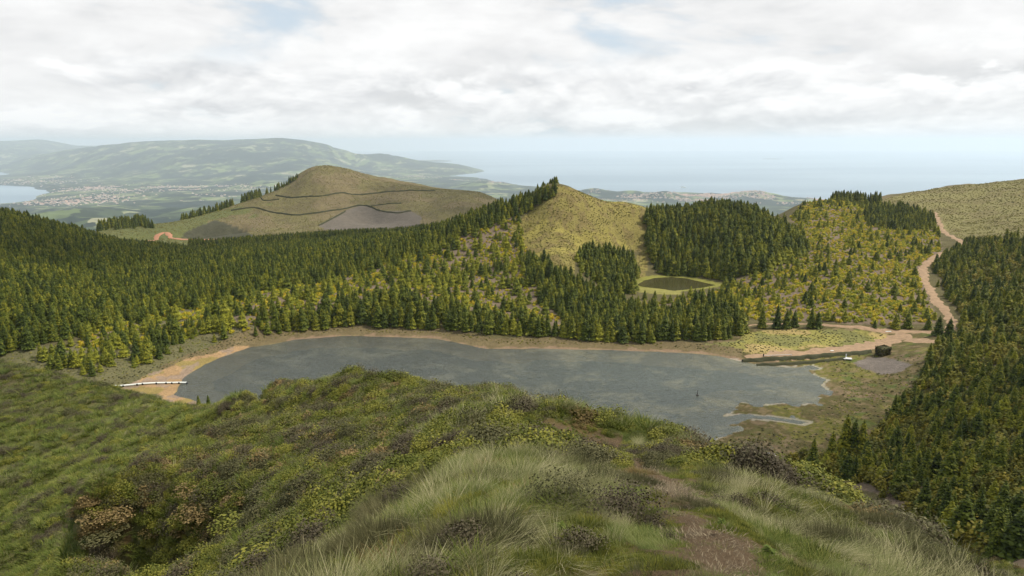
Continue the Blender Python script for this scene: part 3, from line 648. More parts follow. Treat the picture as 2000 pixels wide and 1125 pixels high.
for name in ('shore_wood', 'spur_wood', 'patch_wood', 'tarn_wood', 'front_wood', 'left_shore', 'track_wood', 'right_wood', 'left_wood'):
    hh, pr = hgts[name]
    rmin, rmax = {'left_wood': (300, 720), 'tarn_wood': (395, 560), 'track_wood': (520, 700), 'patch_wood': (330, 440)}.get(name, (112, 520))
    k = inpoly(uu, vv_, PF[name]) & ~used & (r > rmin) & (r < rmax) & (rnd < pr)
    if name == 'right_wood': k &= (dens > .47) | (rnd < .22)
    if name == 'left_shore': k &= (dens > .38)
    used |= k
    for i in np.nonzero(k)[0]:
        edge = 1.0
        light = {'right_wood': .35, 'left_shore': .55, 'left_wood': .22, 'spur_wood': .3, 'tarn_wood': .15+.6*float(u[i] > 1480), 'front_wood': .15, 'track_wood': .4}.get(name, .2)
        p = int(rng.integers(4, 6)) if rng.random() < light else int(rng.integers(0, 4))
        h = hh*.9*(.5+.7*rng.random())*(.75 if p > 3 else 1)*(.8+.4*dens[i])
        T.append((x[i], y[i], z[i], h, 1.05+.45*rng.random(), p, name))
# dark band of wood behind the hill, small young conifers among the shrubs
k = ~used & (u > 370) & (u < 850) & (r > 545) & (r < 715)
for i in np.nonzero(k)[0]: T.append((x[i], y[i], z[i], 10*(.8+.4*rng.random()), .9+.3*rng.random(), int(rng.integers(0, 4)), 'band'))
used |= k
for name, pr in (('right_shrubs', .10), ('left_shrubs', .16), ('dam_shrubs', .22)):
    k = inpoly(uu, vv_, P_SHRUB[name]) & ~used & (rnd < pr*(.4+1.2*dens)) & (r < 700)
    used |= k
    for i in np.nonzero(k)[0]: T.append((x[i], y[i], z[i], 2.6+3.6*rng.random()**1.5+(1.5 if name == 'left_shrubs' else 0), 1.3, int(rng.integers(3, 6)), name))
# trees along the cone's shoulder and on the knolls
def line_trees(L, r, n, h, name, dr=14):
    L = np.array(L, float)
    for q in range(n):
        f = rng.random()*(len(L)-1); i = int(f); uv = L[i]+(L[i+1]-L[i])*(f-i); th = float(pix(uv[0], uv[1])[0]); rr_ = r+rng.uniform(-dr, dr)
        px_, py_ = math.sin(th)*rr_, math.cos(th)*rr_; T.append((px_, py_, float(H(np.array([px_]), np.array([py_]))[0]), h*(.7+.6*rng.random()), 1.1, int(rng.integers(0, 4)), name))
line_trees([(355,425),(400,414),(455,395)], 1030, 90, 10, 'cone'); line_trees([(470,392),(510,378)], 1052, 40, 10, 'cone'); line_trees([(515,376),(585,340)], 1090, 28, 8, 'cone', 6)
line_trees([(190,445),(240,436),(285,430)], 955, 130, 11, 'cone', 30); line_trees([(205,455),(300,450)], 930, 60, 9, 'cone', 20)
line_trees([(1622,388),(1665,384),(1720,384)], 706, 110, 8.5, 'knoll', 14)
# single trees by the track and the marsh
LONE = [(1488,640,9.5,'conifer standing leftmost of the row beside the lakeside track'),(1517,642,10.5,'tallest conifer of the row beside the lakeside track'),(1536,641,8,'slender conifer right of the tallest one beside the lakeside track'),(1551,638,7,'smaller conifer between two taller ones along the lakeside track'),(1584,640,8.8,'left one of the close pair of conifers beside the lakeside track'),(1597,640,7,'right one of the close pair of conifers beside the lakeside track'),
 (1748,642,6.5,'broad low conifer above the track just before the junction'),(1772,641,7,'yellowish conifer above the track at the junction'),(1812,643,5.5,'small conifer between the track and the dirt road'),(1832,655,8,'round conifer standing at the foot of the dirt road'),(1853,658,7.5,'narrow conifer right of the foot of the dirt road'),
 (1585,925,9,'lone slim conifer nearest the marsh edge'),(1622,905,8.5,'dark conifer at the left of the marsh edge clump'),(1648,893,11.5,'tallest dark conifer of the marsh edge clump'),(1664,895,10.5,'dark conifer in the middle of the marsh edge clump'),(1680,897,10.5,'dark conifer at the right of the marsh edge clump'),
 (1259,585,5,'small conifer on the grass beside the tarn'),(1279,583,4.2,'smallest conifer on the grass beside the tarn'),(1708,640,3.5,'young conifer on the meadow side of the track')]
LONE_T = []
for a_, b_, h, lab in LONE:
    g3 = ground(a_, b_, 150, 420); LONE_T.append((*g3, h, 1.15, 0 if h > 8 else 3, lab))
for a_, b_, h, lab in ((388,789,3.2,'left one of two little conifers at the lake tip'),(407,787,3.2,'right one of two little conifers at the lake tip')):
    xx, yy = px_at_z(a_, b_, .4); LONE_T.append((float(xx), float(yy), float(H(np.array([xx]), np.array([yy]))[0]), h, 1.1, 1, lab))

def show(tx, ty, tz, h):
    u0, v0 = proj(tx, ty, tz); u1, v1 = proj(tx, ty, tz+h)
    vis = (v1 < crest_v(u1)-6) & (u0 > 0) & (u0 < 2000) & (v1 > 0)
    return np.where(vis, (np.minimum(v0, crest_v(u0))-v1), 0)
Ta = np.array([t_[:4] for t_ in T]); size = show(Ta[:, 0], Ta[:, 1], Ta[:, 2], Ta[:, 3])
order = np.argsort(-size); NI = 300-len(LONE_T); pick = set(order[:NI].tolist())
REGLAB = {'right_wood': ('conifer in the dark wood covering the slope right of the marsh', 'conifers of the wood right of the marsh'), 'shore_wood': ('tall conifer in the strip of wood along the far lake shore', 'conifers along the far lake shore'),
 'front_wood': ('conifer in the wood between the tarn and the lake', 'conifers between tarn and lake'), 'spur_wood': ('conifer in the wood running down the spur to the lake', 'conifers on the spur'), 'left_shore': ('conifer in the mixed wood above the left lake shore', 'conifers above the left lake shore'),
 'left_wood': ('conifer in the large dense wood on the left slope', 'conifers of the left wood'), 'tarn_wood': ('tall conifer in the dense wood behind the tarn', 'conifers behind the tarn'), 'patch_wood': ('conifer in the isolated wood patch left of the tarn', 'conifers left of the tarn')}
def zone_label(t_):
    uu_, vv2 = proj(t_[0], t_[1], t_[2]); uu_, vv2 = float(uu_), float(vv2)
    if t_[6] == 'right_wood':
        w_ = 'just below the dirt road' if vv2 < 700 else 'level with the grey gravel pad' if vv2 < 780 else 'level with the lake inlet' if vv2 < 880 else 'above the grassy crest at lower right' if vv2 < 980 else 'at the lower right edge of the picture'
        s_ = 'inner' if uu_ > 1900 else 'outer'
        return ('%s conifer of the right-hand wood, %s' % (s_, w_), 'conifers of the wood right of the marsh')
    if t_[6] == 'shore_wood':
        w_ = 'left of the stony slope' if uu_ < 800 else 'below the stony slope' if uu_ < 1050 else 'below the wooded spur'
        return ('tall conifer of the far shore strip, %s' % w_, 'conifers along the far lake shore')
def place_tree(tx, ty, tz, h, wf, p, label, group):
    e = bpy.data.objects.new('conifer_tree', None); COL.objects.link(e); e.location = (tx, ty, tz-.1); s = h/10
    e.rotation_euler = (0, 0, rng.random()*6.28); e.scale = (s*wf*1.0, s*wf*1.0, s); e.empty_display_size = .5
    tag(e, label, 'tree', group)
    obj('crown', crowns[p], e); obj('trunk', TRUNK, e)
for t_ in LONE_T: place_tree(*t_[:6], t_[6], 'single conifers in the valley')
for i in pick:
    t_ = T[i]; lab, grp = zone_label(t_) or REGLAB.get(t_[6], ('young conifer growing among the yellow shrubs', 'young conifers among shrubs')); place_tree(*t_[:6], lab, grp)
rest = [T[i] for i in range(len(T)) if i not in pick]
n = len(rest); A_ = np.array([q[:6] for q in rest]); s = A_[:, 3]/10
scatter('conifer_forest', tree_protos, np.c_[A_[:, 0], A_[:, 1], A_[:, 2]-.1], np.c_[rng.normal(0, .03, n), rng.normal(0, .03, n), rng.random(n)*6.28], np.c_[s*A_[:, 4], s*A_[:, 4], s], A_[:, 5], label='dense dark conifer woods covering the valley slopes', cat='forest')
print('trees', len(T))

# shrubs
x, y = jgrid(1.65, 112, 725); k = clear(x, y, 3); x, y = x[k], y[k]; z = H(x, y); u, v = proj(x, y, z); r = np.hypot(x, y)
jit = 7*fbm(x/8, y/8, 95); uu, vv_ = u+jit, v+.7*jit; rnd = rng.random(len(x)); dens = fbm(x/9, y/9, 96)*.5+.5
SH = []
for name, pr in (('right_shrubs', .85), ('left_shrubs', .8), ('right_mix', .8), ('dam_shrubs', .6)):
    k = inpoly(uu, vv_, P_SHRUB[name]) & (rnd < pr*np.clip(.1+1.8*(dens-.18), .05, 1.2))
    for i in np.nonzero(k)[0]: SH.append((x[i], y[i], z[i], (.75+.8*rng.random()**2)*(1.7 if name == 'right_mix' else 1.0), int(rng.integers(3, 5)) if name == 'right_mix' else int(rng.integers(0, 3)), name))
sa = np.array([q[:5] for q in SH]); size = show(sa[:, 0], sa[:, 1], sa[:, 2], sa[:, 3]*1.3); order = np.argsort(-size); pick = set(order[:300].tolist())
SL = {'right_mix': ('yellow-green shrub between the conifers right of the marsh', 'shrubs right of the marsh'), 'right_shrubs': ('yellow shrub on the bare brown slope left of the dirt road', 'shrubs left of the dirt road'), 'left_shrubs': ('yellow shrub on the stony slope above the lake', 'shrubs above the lake'), 'dam_shrubs': ('yellow shrub beside the tarn', 'shrubs beside the tarn')}
for i in pick:
    q = SH[i]; e = obj('shrub', shrubs[q[4]], None, (q[0], q[1], q[2]-.05), (0, 0, rng.random()*6.28), q[3]); lab, grp = SL[q[5]]; uq, vq = (float(k_) for k_ in proj(q[0], q[1], q[2]))
    if q[5] == 'right_mix': lab = 'amber shrub in the right-hand wood, '+('just below the dirt road' if vq < 700 else 'level with the grey gravel pad' if vq < 780 else 'level with the lake inlet' if vq < 880 else 'right behind the grassy crest' if uq < 1780 else 'low at the right picture edge' if uq > 1900 else 'above the grassy crest at lower right')
    tag(e, lab, 'shrub', grp)
rs = np.array([SH[i][:5] for i in range(len(SH)) if i not in pick]); n = len(rs)
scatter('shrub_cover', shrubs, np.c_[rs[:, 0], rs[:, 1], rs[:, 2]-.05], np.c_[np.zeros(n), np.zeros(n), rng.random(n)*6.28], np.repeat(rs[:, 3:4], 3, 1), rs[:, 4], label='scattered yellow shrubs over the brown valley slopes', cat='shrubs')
print('shrubs', len(SH))
# low brush on the hill faces and around the lake
bru = brush+[shrub_mesh('tuft', M['moss'], 50, .45, .4, .2), blades_mesh('tuft', M['straw_green'], 30, .6, .06, .9, .6, (.2, 0), 2, .25), shrub_mesh('tuft', M['heather'], 60, .5, .5, .2)]
BX = []
for sp_, r0, r1 in ((1.25, 150, 640), (2.3, 640, 1130)):
    x, y = jgrid(sp_, r0, r1); u, v = proj(x, y, np.zeros(len(x))+5); k = (u > -150) & (u < 2150); x, y = x[k], y[k]
    z = H(x, y); k = (sdf(x, y, LAKE, 20) > 2.0) & (sdf(x, y, TARN, 10) > 2); x, y, z = x[k], y[k], z[k]; k = clear(x, y, 3.2) | (r0 > 600); x, y, z = x[k], y[k], z[k]
    u, v = proj(x, y, z); r = np.hypot(x, y); dn = fbm(x/5, y/5, 97)*.5+.5; rnd = rng.random(len(x))
    if r0 < 600:
        marsh = (z < 5) & (u > 1400) & (v > 695) & (r < 330) & ~inpoly(u, v, P_PAD); heath = (z < 5) & (u < 560) & (r < 330) & ~inpoly(u, v, P_SAND)
        k = (inpoly(u, v, P_HILL) & (rnd < .25+1.3*(dn-.25))) | (inpoly(u, v, P_RIGHTHILL) & (rnd < .2+1.1*(dn-.3)) & (r > 430)) | (marsh & (rnd < .25+.6*(dn > .5))) | (heath & (rnd < .8)) | (inpoly(u, v, P_MEADOW) & (rnd < .6)) | ((u > 400) & (u < 1300) & (v > 630) & (v < 690) & (rnd < .5))
        wet = marsh | heath | inpoly(u, v, P_MEADOW)
    else:
        k = ((inpoly(u, v, P_RIGHTHILL) & (rnd < .6)) | (inpoly(u, v, P_CONE) & ~inpoly(u, v, P_SCARP) & ~inpoly(u, v, P_QUARRY) & (rnd < .6) & (r > 760))); wet = np.zeros(len(x), bool)
    pi_ = np.where(wet, np.select([dn > .6, dn > .55], [2, 3], np.where(rnd*7 % 1 < .7, 4, 0)), np.where(rnd*11 % 1 < .5, 0, 1))
    s = (.6+.7*rng.random(len(x)))*np.where(wet, .8, .85)*(.7+.6*dn)*(1.0 if r0 < 600 else 1.35)
    BX.append(np.c_[x, y, z-.05, s, pi_][k])
BX = np.concatenate(BX); n = len(BX); s = BX[:, 3]
scatter('low_brush', bru, BX[:, :3], np.c_[np.zeros(n), np.zeros(n), rng.random(n)*6.28], np.c_[s, s, s*.8], BX[:, 4], label='low olive brush covering the open hill and shore', cat='brush')
print('brush', n)

# ------------------------------------------------------------------ foreground vegetation
nearp = [blades_mesh('long_grass', M['straw'], 46, .62, .006, .55, .95, (.5, .15), 6, .07),
         blades_mesh('long_grass', M['straw'], 40, .56, .006, .6, 1.25, (.7, .0), 6, .08),
         blades_mesh('turf', M['green'], 80, .15, .006, 1.0, .6, (.1, 0), 3, .17),
         blades_mesh('turf', M['green'], 70, .20, .006, .9, .7, (.3, 0), 4, .15),
         shrub_mesh('moss', M['moss'], 850, .30, .26, .024), shrub_mesh('moss', M['moss'], 850, .30, .34, .026),
         shrub_mesh('heather', M['heather'], 900, .32, .42, .023), shrub_mesh('heather', M['twig'], 900, .32, .40, .023),
         shrub_mesh('bracken', M['bracken'], 600, .30, .30, .034),
         blades_mesh('coarse_grass', M['straw'], 34, .6, .018, .6, .85, (.5, .1), 4, .16),
         blades_mesh('coarse_turf', M['green'], 34, .36, .018, .8, .6, (.2, 0), 3, .2),
         blades_mesh('fine_moss', M['moss'], 520, .085, .005, 1.3, .5, (0, 0), 2, .22), blades_mesh('fine_heather', M['heather'], 260, .26, .006, 1.1, .3, (0, 0), 3, .2), blades_mesh('dry_turf', M['bracken'], 130, .16, .006, 1.2, .6, (0, 0), 3, .2),
         blades_mesh('coarse_green', M['straw_green'], 34, .55, .018, .6, .85, (.5, .1), 4, .16), blades_mesh('fresh_grass', M['straw_green'], 60, .42, .006, .7, 1.0, (.5, .1), 5, .11),
         blades_mesh('litter', M['litter'], 45, .055, .006, 14.0, .1, (0, 0), 2, .26),
         shrub_mesh('fine_twigs', M['twig'], 1500, .24, .18, .012)]
N = 190000
t0, t1 = float(pix(-160, 560)[0]), float(pix(2160, 560)[0])
th = rng.uniform(t0, t1, N); lr = np.log(2.3)+(math.log(215)-math.log(2.3))*rng.random(N)**.82; r = np.exp(lr)
x, y = np.sin(th)*r, np.cos(th)*r; z = H(x, y); u, v = proj(x, y, z)
cv = crest_v(u); k = (v > cv-14) & ((r < 175))
# keep also a little of the hidden back of the ridge
x, y, z, u, v, r, th = (q[k] for q in (x, y, z, u, v, r, th)); rnd = rng.random(len(x))
spine_u = np.interp(v, [740, 780, 850, 1000, 1125, 1300], [1010, 960, 860, 690, 590, 480])
sp = sst(-90, 60, u-spine_u)                       # 1 on the grassy ridge top, 0 on the left flank
lefts = sst(-60, 60, np.interp(v, [700, 800, 870, 960, 1125, 1300], [520, 430, 350, 180, 110, 30])-u)   # smooth far-left slope
n1 = fbm(x/2.6, y/2.6, 101)*.5+.5; n2 = fbm(x/1.0, y/1.0, 102)*.5+.5; n3 = fbm(x/5+9, y/5, 103)*.5+.5
pd = distline(x, y, PATH); dirt = pd < (.36*n2+.55*fbm(x*.9, y*.9, 104))*np.interp(r, [3, 8, 14, 25], [.9, 1.1, .6, .3])
kinds = np.zeros(len(x), int)
coarse = r > 16
def cells(size, seed):
    gx, gy = np.floor(x/size), np.floor(y/size); best = np.full(len(x), 9.0); h1 = np.zeros(len(x)); h2 = np.zeros(len(x))
    for a_ in (-1, 0, 1):
        for b_ in (-1, 0, 1):
            cx, cy = gx+a_, gy+b_; d_ = np.hypot(x/size-cx-hsh(cx, cy, seed), y/size-cy-hsh(cx, cy, seed+1)); m_ = d_ < best
            best = np.where(m_, d_, best); h1 = np.where(m_, hsh(cx, cy, seed+2), h1); h2 = np.where(m_, hsh(cx, cy, seed+3), h2)
    return best, h1, h2
ca_ = cells(.42, 200); cb_ = cells(.75, 210); cc_ = cells(1.3, 220)
cd, ch, ch2 = (np.select([r < 9, r < 34], [ca_[q], cb_[q]], cc_[q]) for q in range(3))
w_long = .62*sp*np.clip(.3+2.6*(n1-.42), 0.04, 1)+.30*(1-sp)+.1*lefts
w_turf = .42*sp+.36*(1-sp)+2.0*lefts
w_moss = (.34+.5*np.clip(3*(n3-.46), 0, 1))*sp+.62*(1-sp)*(1-.5*lefts)
w_heat = (.09+.5*np.clip(4*(n2-.55), 0, 1))*sp+.26*(1-sp)
w_brac = .04*sp+.34*(1-sp)*(1-lefts)*np.clip(3*(n3-.34), 0, 1)
W = np.stack([w_long, w_turf, w_moss, w_heat, w_brac], 1)+1e-3; W = np.cumsum(W/W.sum(1, keepdims=True), 1)
pickv = np.where(rnd < np.where(r < 22, .86, .62), ch, rng.random(len(x)))
cat_ = (pickv[:, None] > W).sum(1).clip(0, 4); alt = ch2+.5*(rng.random(len(x))-.5) < .5
idx = np.select([cat_ == 0, cat_ == 1, cat_ == 2, cat_ == 3], [np.where(coarse, np.where(alt, 9, 14), np.where(alt, np.where(rng.random(len(x)) < .5, 0, 1), 15)), np.where(coarse, 10, np.where(alt, 2, 3)), np.where(alt, 4, 5), np.where(alt, 6, 7)], 8)
dome = np.clip(1.32-.85*cd, .45, 1.35)
nr = r < 10
idx = np.where(nr & ((idx == 4) | (idx == 5)), 11, idx); idx = np.where(nr & (idx == 6), 12, idx); idx = np.where(nr & (idx == 7), np.where(rng.random(len(x)) < .75, 12, 17), idx); idx = np.where(nr & (idx == 8), 13, idx)
wisp = (sp > .35) & (rng.random(len(x)) < np.where(n2+.35*(n1-.5) > .53, .36, .04)) & (pd > .35)
idx = np.where(wisp, np.where(coarse, 9, np.where(rng.random(len(x)) < .5, 0, 1)), idx); dome = np.where(wisp, 1.0*(.75+.5*rng.random(len(x))), dome)
idx = np.where((pd < .45) & (idx < 2), 2, idx); idx = np.where((pd < .9) & (idx == 9), 10, idx)
dome = np.where(np.isin(idx, (0, 1, 9, 14, 15)), dome*np.where(r < 14, .6, .75), dome)
idx = np.where(dirt & (rng.random(len(x)) < .5), 16, idx)
keep = ~(dirt & (rng.random(len(x)) < .93) & (idx != 16)); keep &= rng.random(len(x)) < np.clip((r/5.5)**1.1, .14, 1)
x, y, z, r, idx, u, v, pd, sp, lefts, dome, ch2 = (q[keep] for q in (x, y, z, r, idx, u, v, pd, sp, lefts, dome, ch2)); n = len(x)
s = (.6+.7*rng.random(n))*np.interp(r, [2, 6, 20, 50, 100, 170], [.62, .85, 1.05, 1.5, 2.1, 2.6]); s *= np.where(idx == 16, .8, np.interp(pd, [.1, .4, 1.3], [.35, .5, 1]))
s *= dome; flat = np.where(lefts > .5, .75, 1.0)
rotz = np.where(np.isin(idx, (0, 1, 9, 14, 15)), .3+(ch2-.5)*3.2+rng.normal(0, .4, n), rng.random(n)*6.28)
scatter('grass_cover', nearp, np.c_[x, y, z-.02], np.c_[rng.normal(0, .12, n), rng.normal(0, .12, n), rotz], np.c_[s, s, s*flat*(.8+.4*rng.random(n))], idx, label='wind-blown grass, moss and heath covering the near ridge', cat='grass')
print('near', n)

# heather bushes that stand out on the ridge
hb = [shrub_mesh('twigs', M[k_], 3000, .40, .40, .015) for k_ in ('heather', 'twig', 'twig')]
HB = [(905,885,1.0,'dark heather bush under the mossy hump in the grass'),(1083,908,.9,'dark brown heather bush right of the grass hollow'),(1120,985,.8,'low heather bush beside the worn path'),(1215,1000,.8,'brown heather bush on the left edge of the path'),(1190,945,.7,'small heather bush left of the path bend'),
 (800,985,1.0,'dark heather bush in the long grass on the flank'),(1020,784,.9,'rounded heather bush on the crest against the lake'),(1078,808,.7,'small heather bush on the crest right of the rounded one'),(912,768,1.1,'wide dark heather bush on the crest left of the grass'),(1300,874,.8,'heather bush on the crest where the path drops away'),
 (1410,990,.6,'small upright heather bush right of the path'),(1690,1035,.9,'dark heather bush at the right crest'),(1790,1095,1.1,'large dark heather bush in the lower right grass'),(1440,892,.45,'tiny heather bush on the right crest'),(380,850,1.6,'grey heather bush high on the left flank'),(285,900,2.0,'large grey heather bush at the edge of the left flank'),(790,775,1.3,'grey heather bush below the knoll'),(600,800,1.6,'dark heather bush in the middle of the left flank')]
fl = [shrub_mesh('twigs', M[k_], 1500, .45, .62, .03) for k_ in ('heather', 'bracken', 'moss', 'twig', 'moss')]
for q in range(60):
    vq = random.uniform(745, 1110); lo = float(np.interp(vq, [740, 850, 900, 985, 1120], [640, 430, 330, 190, 130])); hi_ = float(np.interp(vq, [740, 780, 850, 1000, 1125], [940, 900, 800, 640, 540])); uq = random.uniform(lo, hi_)
    g3 = ground(uq, vq, 6, 110); e = obj('heath_bush', fl[q % 5], None, (g3[0], g3[1], g3[2]-.15), (0, 0, random.random()*6), (random.uniform(.9, 2.2),)*2+(random.uniform(.5, 1.0),))
    tag(e, ('olive', 'rusty', 'mossy green', 'brown', 'mossy green')[q % 5]+' heath bush on the ridge flank, '+('under the knoll' if vq < 830 else 'halfway down' if vq < 960 else 'near the dark hollow'), 'bush', 'heath bushes on the ridge flank')
for a_, b_, s_, lab in HB:
    g3 = ground(a_, b_, 2.5, 110); e = obj('heather_bush', random.choice(hb), None, (g3[0], g3[1], g3[2]-.08), (0, 0, random.random()*6), s_); tag(e, lab, 'bush', 'heather bushes on the ridge')
def leafy_mesh():
    V = []; F = []; S = []
    for k in range(22):
        a = random.random()*6.28; el = .3+random.random()*.9; l = .16+.12*random.random(); wd = l*.32; b0 = len(V)
        d = np.array([math.cos(a)*math.cos(el), math.sin(a)*math.cos(el), math.sin(el)]); sd = np.array([-math.sin(a), math.cos(a), 0])
        p = np.array([0, 0, .05+.18*random.random()]); s_ = random.random()
        for f, wv in ((0, .1), (.35, 1), (.7, .8), (1, .05)):
            c_ = p+d*l*f-np.array([0, 0, .12*f*f]); V += [c_-sd*wd*wv*.5+np.array([0, 0, .01]), c_+sd*wd*wv*.5+np.array([0, 0, .01])]; S += [s_]*2
        F += [(b0+2*q, b0+2*q+1, b0+2*q+3, b0+2*q+2) for q in range(3)]
    return mesh_np('leafy_plant', np.array(V), np.array(F), M['leafy'], S)
lp = leafy_mesh()
for a_, b_, s_, lab in ((795,1005,.7,'bright green leafy plant below the dark heather on the flank'),(728,1050,.7,'small leafy plant low on the grassy flank'),(880,812,1.5,'bright green leafy clump on the near side of the knoll'),(1095,1055,.6,'pale leafy plant in the grass left of the path'),(1408,1045,.5,'bluish leafy plant on the path edge'),(1500,1105,.7,'yellow-green leafy plant at the bottom right of the path')):
    g3 = ground(a_, b_, 2.5, 110); e = obj('leafy_plant', lp, None, (g3[0], g3[1], g3[2]+.06), (0, 0, random.random()*6), s_*.32); tag(e, lab, 'plant', 'leafy plants')

# ------------------------------------------------------------------ hedge banks on the cone
def bank(name, L, wd, hump, label, cat, r0, r1, mater=None, step=3.0, grp=None):
    o = strip(name, gxy(L, r0, r1), wd, mater or M['bank'], lift=.05, jag=1.1, cross=7, hump=hump, step=step); return tag(o, label, cat, grp)
Z_ = lambda L: [(150+a_/2.857, 300+b_/2.857) for a_, b_ in L]
bank('hedge', Z_([(1110,235),(1200,250),(1350,243),(1550,230),(1750,213),(2000,207)]), 2, 1.5, 'long dark hedge crossing the upper part of the grassy cone', 'hedge', 780, 1300)
bank('hedge', Z_([(860,320),(1000,302),(1080,327),(1220,347),(1350,332),(1480,314),(1570,290),(1620,292),(1680,320),(1800,335),(1865,322)]), 2.2, 1.6, 'winding dark hedge above the bare scarp on the cone', 'hedge', 780, 1300)
bank('hedge', Z_([(1350,402),(1420,367),(1500,322)]), 2, 1.5, 'short dark hedge down the left side of the scarp', 'hedge', 780, 1300)
bank('hedge', Z_([(1640,295),(1720,284),(1810,279)]), 1.7, 1.2, 'short thin hedge above the right half of the scarp', 'hedge', 780, 1300)
bank('hedge', Z_([(940,264),(1040,266),(1130,256)]), 1.7, 1.2, 'short hedge at the left shoulder of the cone', 'hedge', 780, 1300)
bank('stone_bank', [(1450,707),(1500,703),(1560,700),(1620,695),(1660,692),(1700,688)], 2.6, 1.0, 'long dark overgrown bank along the dirt landing', 'bank', 180, 400, step=1)
bank('stone_bank', [(1478,714),(1530,712),(1590,708),(1640,703),(1650,702)], 1.8, .7, 'shorter dark stone bank reaching into the lake', 'bank', 180, 400, step=1)

# ------------------------------------------------------------------ small built things
def boxes(name, L, mater, parent=None, loc=(0, 0, 0), rotz=0, bev=.02):
    bm = bmesh.new()
    for cx, cy, cz_, sx, sy, sz in L:
        q = bmesh.ops.create_cube(bm, size=1)
        for vtx in q['verts']: vtx.co = (cx+vtx.co.x*sx, cy+vtx.co.y*sy, cz_+vtx.co.z*sz)
    if bev: bmesh.ops.bevel(bm, geom=list(bm.edges), offset=bev, segments=1, affect='EDGES')
    me = bpy.data.meshes.new(name); bm.to_mesh(me); bm.free(); me.materials.append(mater); return obj(name, me, parent, loc, (0, 0, rotz))
def tube(name, a, b_, rad, mater, parent, k=10):
    a, b_ = np.array(a, float), np.array(b_, float); d = b_-a; d /= np.linalg.norm(d); s_ = np.cross(d, [0, 0, 1.0]); 
    if np.linalg.norm(s_) < .1: s_ = np.array([1., 0, 0])
    s_ /= np.linalg.norm(s_); t_ = np.cross(d, s_); an = np.arange(k)*2*math.pi/k
    ring = np.cos(an)[:, None]*s_+np.sin(an)[:, None]*t_
    V = np.r_[a+ring*rad, b_+ring*rad]; me = bpy.data.meshes.new(name)
    me.from_pydata(V.tolist(), [], [(i, (i+1) % k, k+(i+1) % k, k+i) for i in range(k)]+[tuple(range(k))[::-1], tuple(range(k, 2*k))]); me.materials.append(mater); return obj(name, me, parent)
def empty(name, loc, label, cat, group=None):
    e = bpy.data.objects.new(name, None); COL.objects.link(e); e.location = loc; return tag(e, label, cat, group)
M['white'] = plain('white_paint', (.72, .76, .74), .5, .12, 2); M['black'] = plain('black_rubber', (.03, .03, .03), .7, .2, 2); M['concrete'] = plain('concrete', (.50, .51, .52), .85, .2, 2); M['iron'] = plain('dark_iron', (.05, .045, .04), .6, .3, 3)
M['hut'] = plain('overgrown_wall', (.07, .055, .04), .95, .5, 1.5)
p0 = np.array(px_at_z(224, 757, .5)); p1 = np.array(px_at_z(365, 747, .3)); z0 = float(H(np.array([p0[0]]), np.array([p0[1]]))[0])
e = empty('pipeline', (p0[0], p0[1], z0), 'long white pipe on dark blocks running into the lake tip', 'pipe'); D = p1-p0
fr_ = [0, .12, .31, .385, .575, .71, .79, .89, 1.0]
for a_, b_ in zip(fr_[:-1], fr_[1:]):
    q0, q1 = D*a_, D*b_; za, zb = [max(.25, float(H(np.array([p0[0]+q[0]]), np.array([p0[1]+q[1]]))[0])+.45)-z0 for q in (q0, q1)]
    tube('pipe_segment', (*q0, za), (*q1, zb), .26, M['white'], e)
    dl = D/np.linalg.norm(D); boxes('support_block', [(0, 0, -.2, .45, .7, .8)], M['black'], e, (*q1, zb), math.atan2(D[1], D[0]))
gx_, gy_ = px_at_z(1362, 773, 0)
e = empty('gauge_post', (gx_, gy_, 0), 'thin dark gauge post on a float in the lake', 'post'); tube('post', (0, 0, -1.5), (0, 0, 2.0), .09, M['iron'], e); boxes('float', [(0, 0, .15, .7, .7, .4)], M['iron'], e)
g3 = ground(1655, 703, 180, 400)
e = empty('sluice', g3, 'pale concrete sluice slab with a post on the bank', 'sluice'); boxes('slab', [(0, 0, .55, 2.9, 1.9, .3), (-.9, 0, .2, .5, 1.6, .7)], M['concrete'], e, rotz=-.3); boxes('post', [(0, 1.2, .9, .3, .3, 2.0)], M['concrete'], e)
g3 = ground(1724, 693, 180, 400)
e = empty('overgrown_block', g3, 'dark boxy overgrown block beside the dirt landing', 'hut'); boxes('wall', [(0, 0, 1.4, 4.1, 3.2, 3.2)], M['hut'], e, rotz=.3, bev=.15)
nq = 900; d = rng.uniform(-1, 1, (nq, 3)); ax = rng.integers(0, 3, nq); d[np.arange(nq), ax] = np.sign(d[np.arange(nq), ax]); d[:, 2] = np.abs(d[:, 2]) if False else d[:, 2]
V, F = quads(d*[2.15, 1.7, 1.65]+[0, 0, 1.5], d+rng.normal(0, .4, (nq, 3)), .35+.25*rng.random(nq)); obj('ivy', mesh_np('ivy', V, F, M['heather'], np.repeat(rng.random(nq), 4)), e, (0, 0, 0), (0, 0, .3))
for a_, b_, sx, lab in ((1625,686.5,1.3,'small white board lying on the dirt landing'),(1735,648.5,2.4,'thin white board in the meadow near the junction')):
    g3 = ground(a_, b_, 180, 420); e = boxes('board', [(0, 0, .25, sx, .5, .12), (0, .1, .1, .2, .3, .25)], M['white'], None, g3, .1); tag(e, lab, 'board')
g3 = ground(1491, 697, 180, 400); g4 = ground(1546, 695, 180, 400)
e = empty('rail', g3, 'low grey rail with a dark end post on the dirt landing', 'rail'); q1 = (g4[0]-g3[0], g4[1]-g3[1], g4[2]-g3[2]+.5)
tube('beam', (0, 0, .5), q1, .09, M['concrete'], e); boxes('end_post', [(0, 0, .55, .35, .35, 1.3)], M['iron'], e)
for f in (.33, .66, 1.0): boxes('leg', [(q1[0]*f, q1[1]*f, (q1[2]-.5)*f+.2, .15, .15, .6)], M['concrete'], e)
rk = bpy.data.meshes.new('rock'); bm = bmesh.new(); bmesh.ops.create_icosphere(bm, subdivisions=2, radius=1)
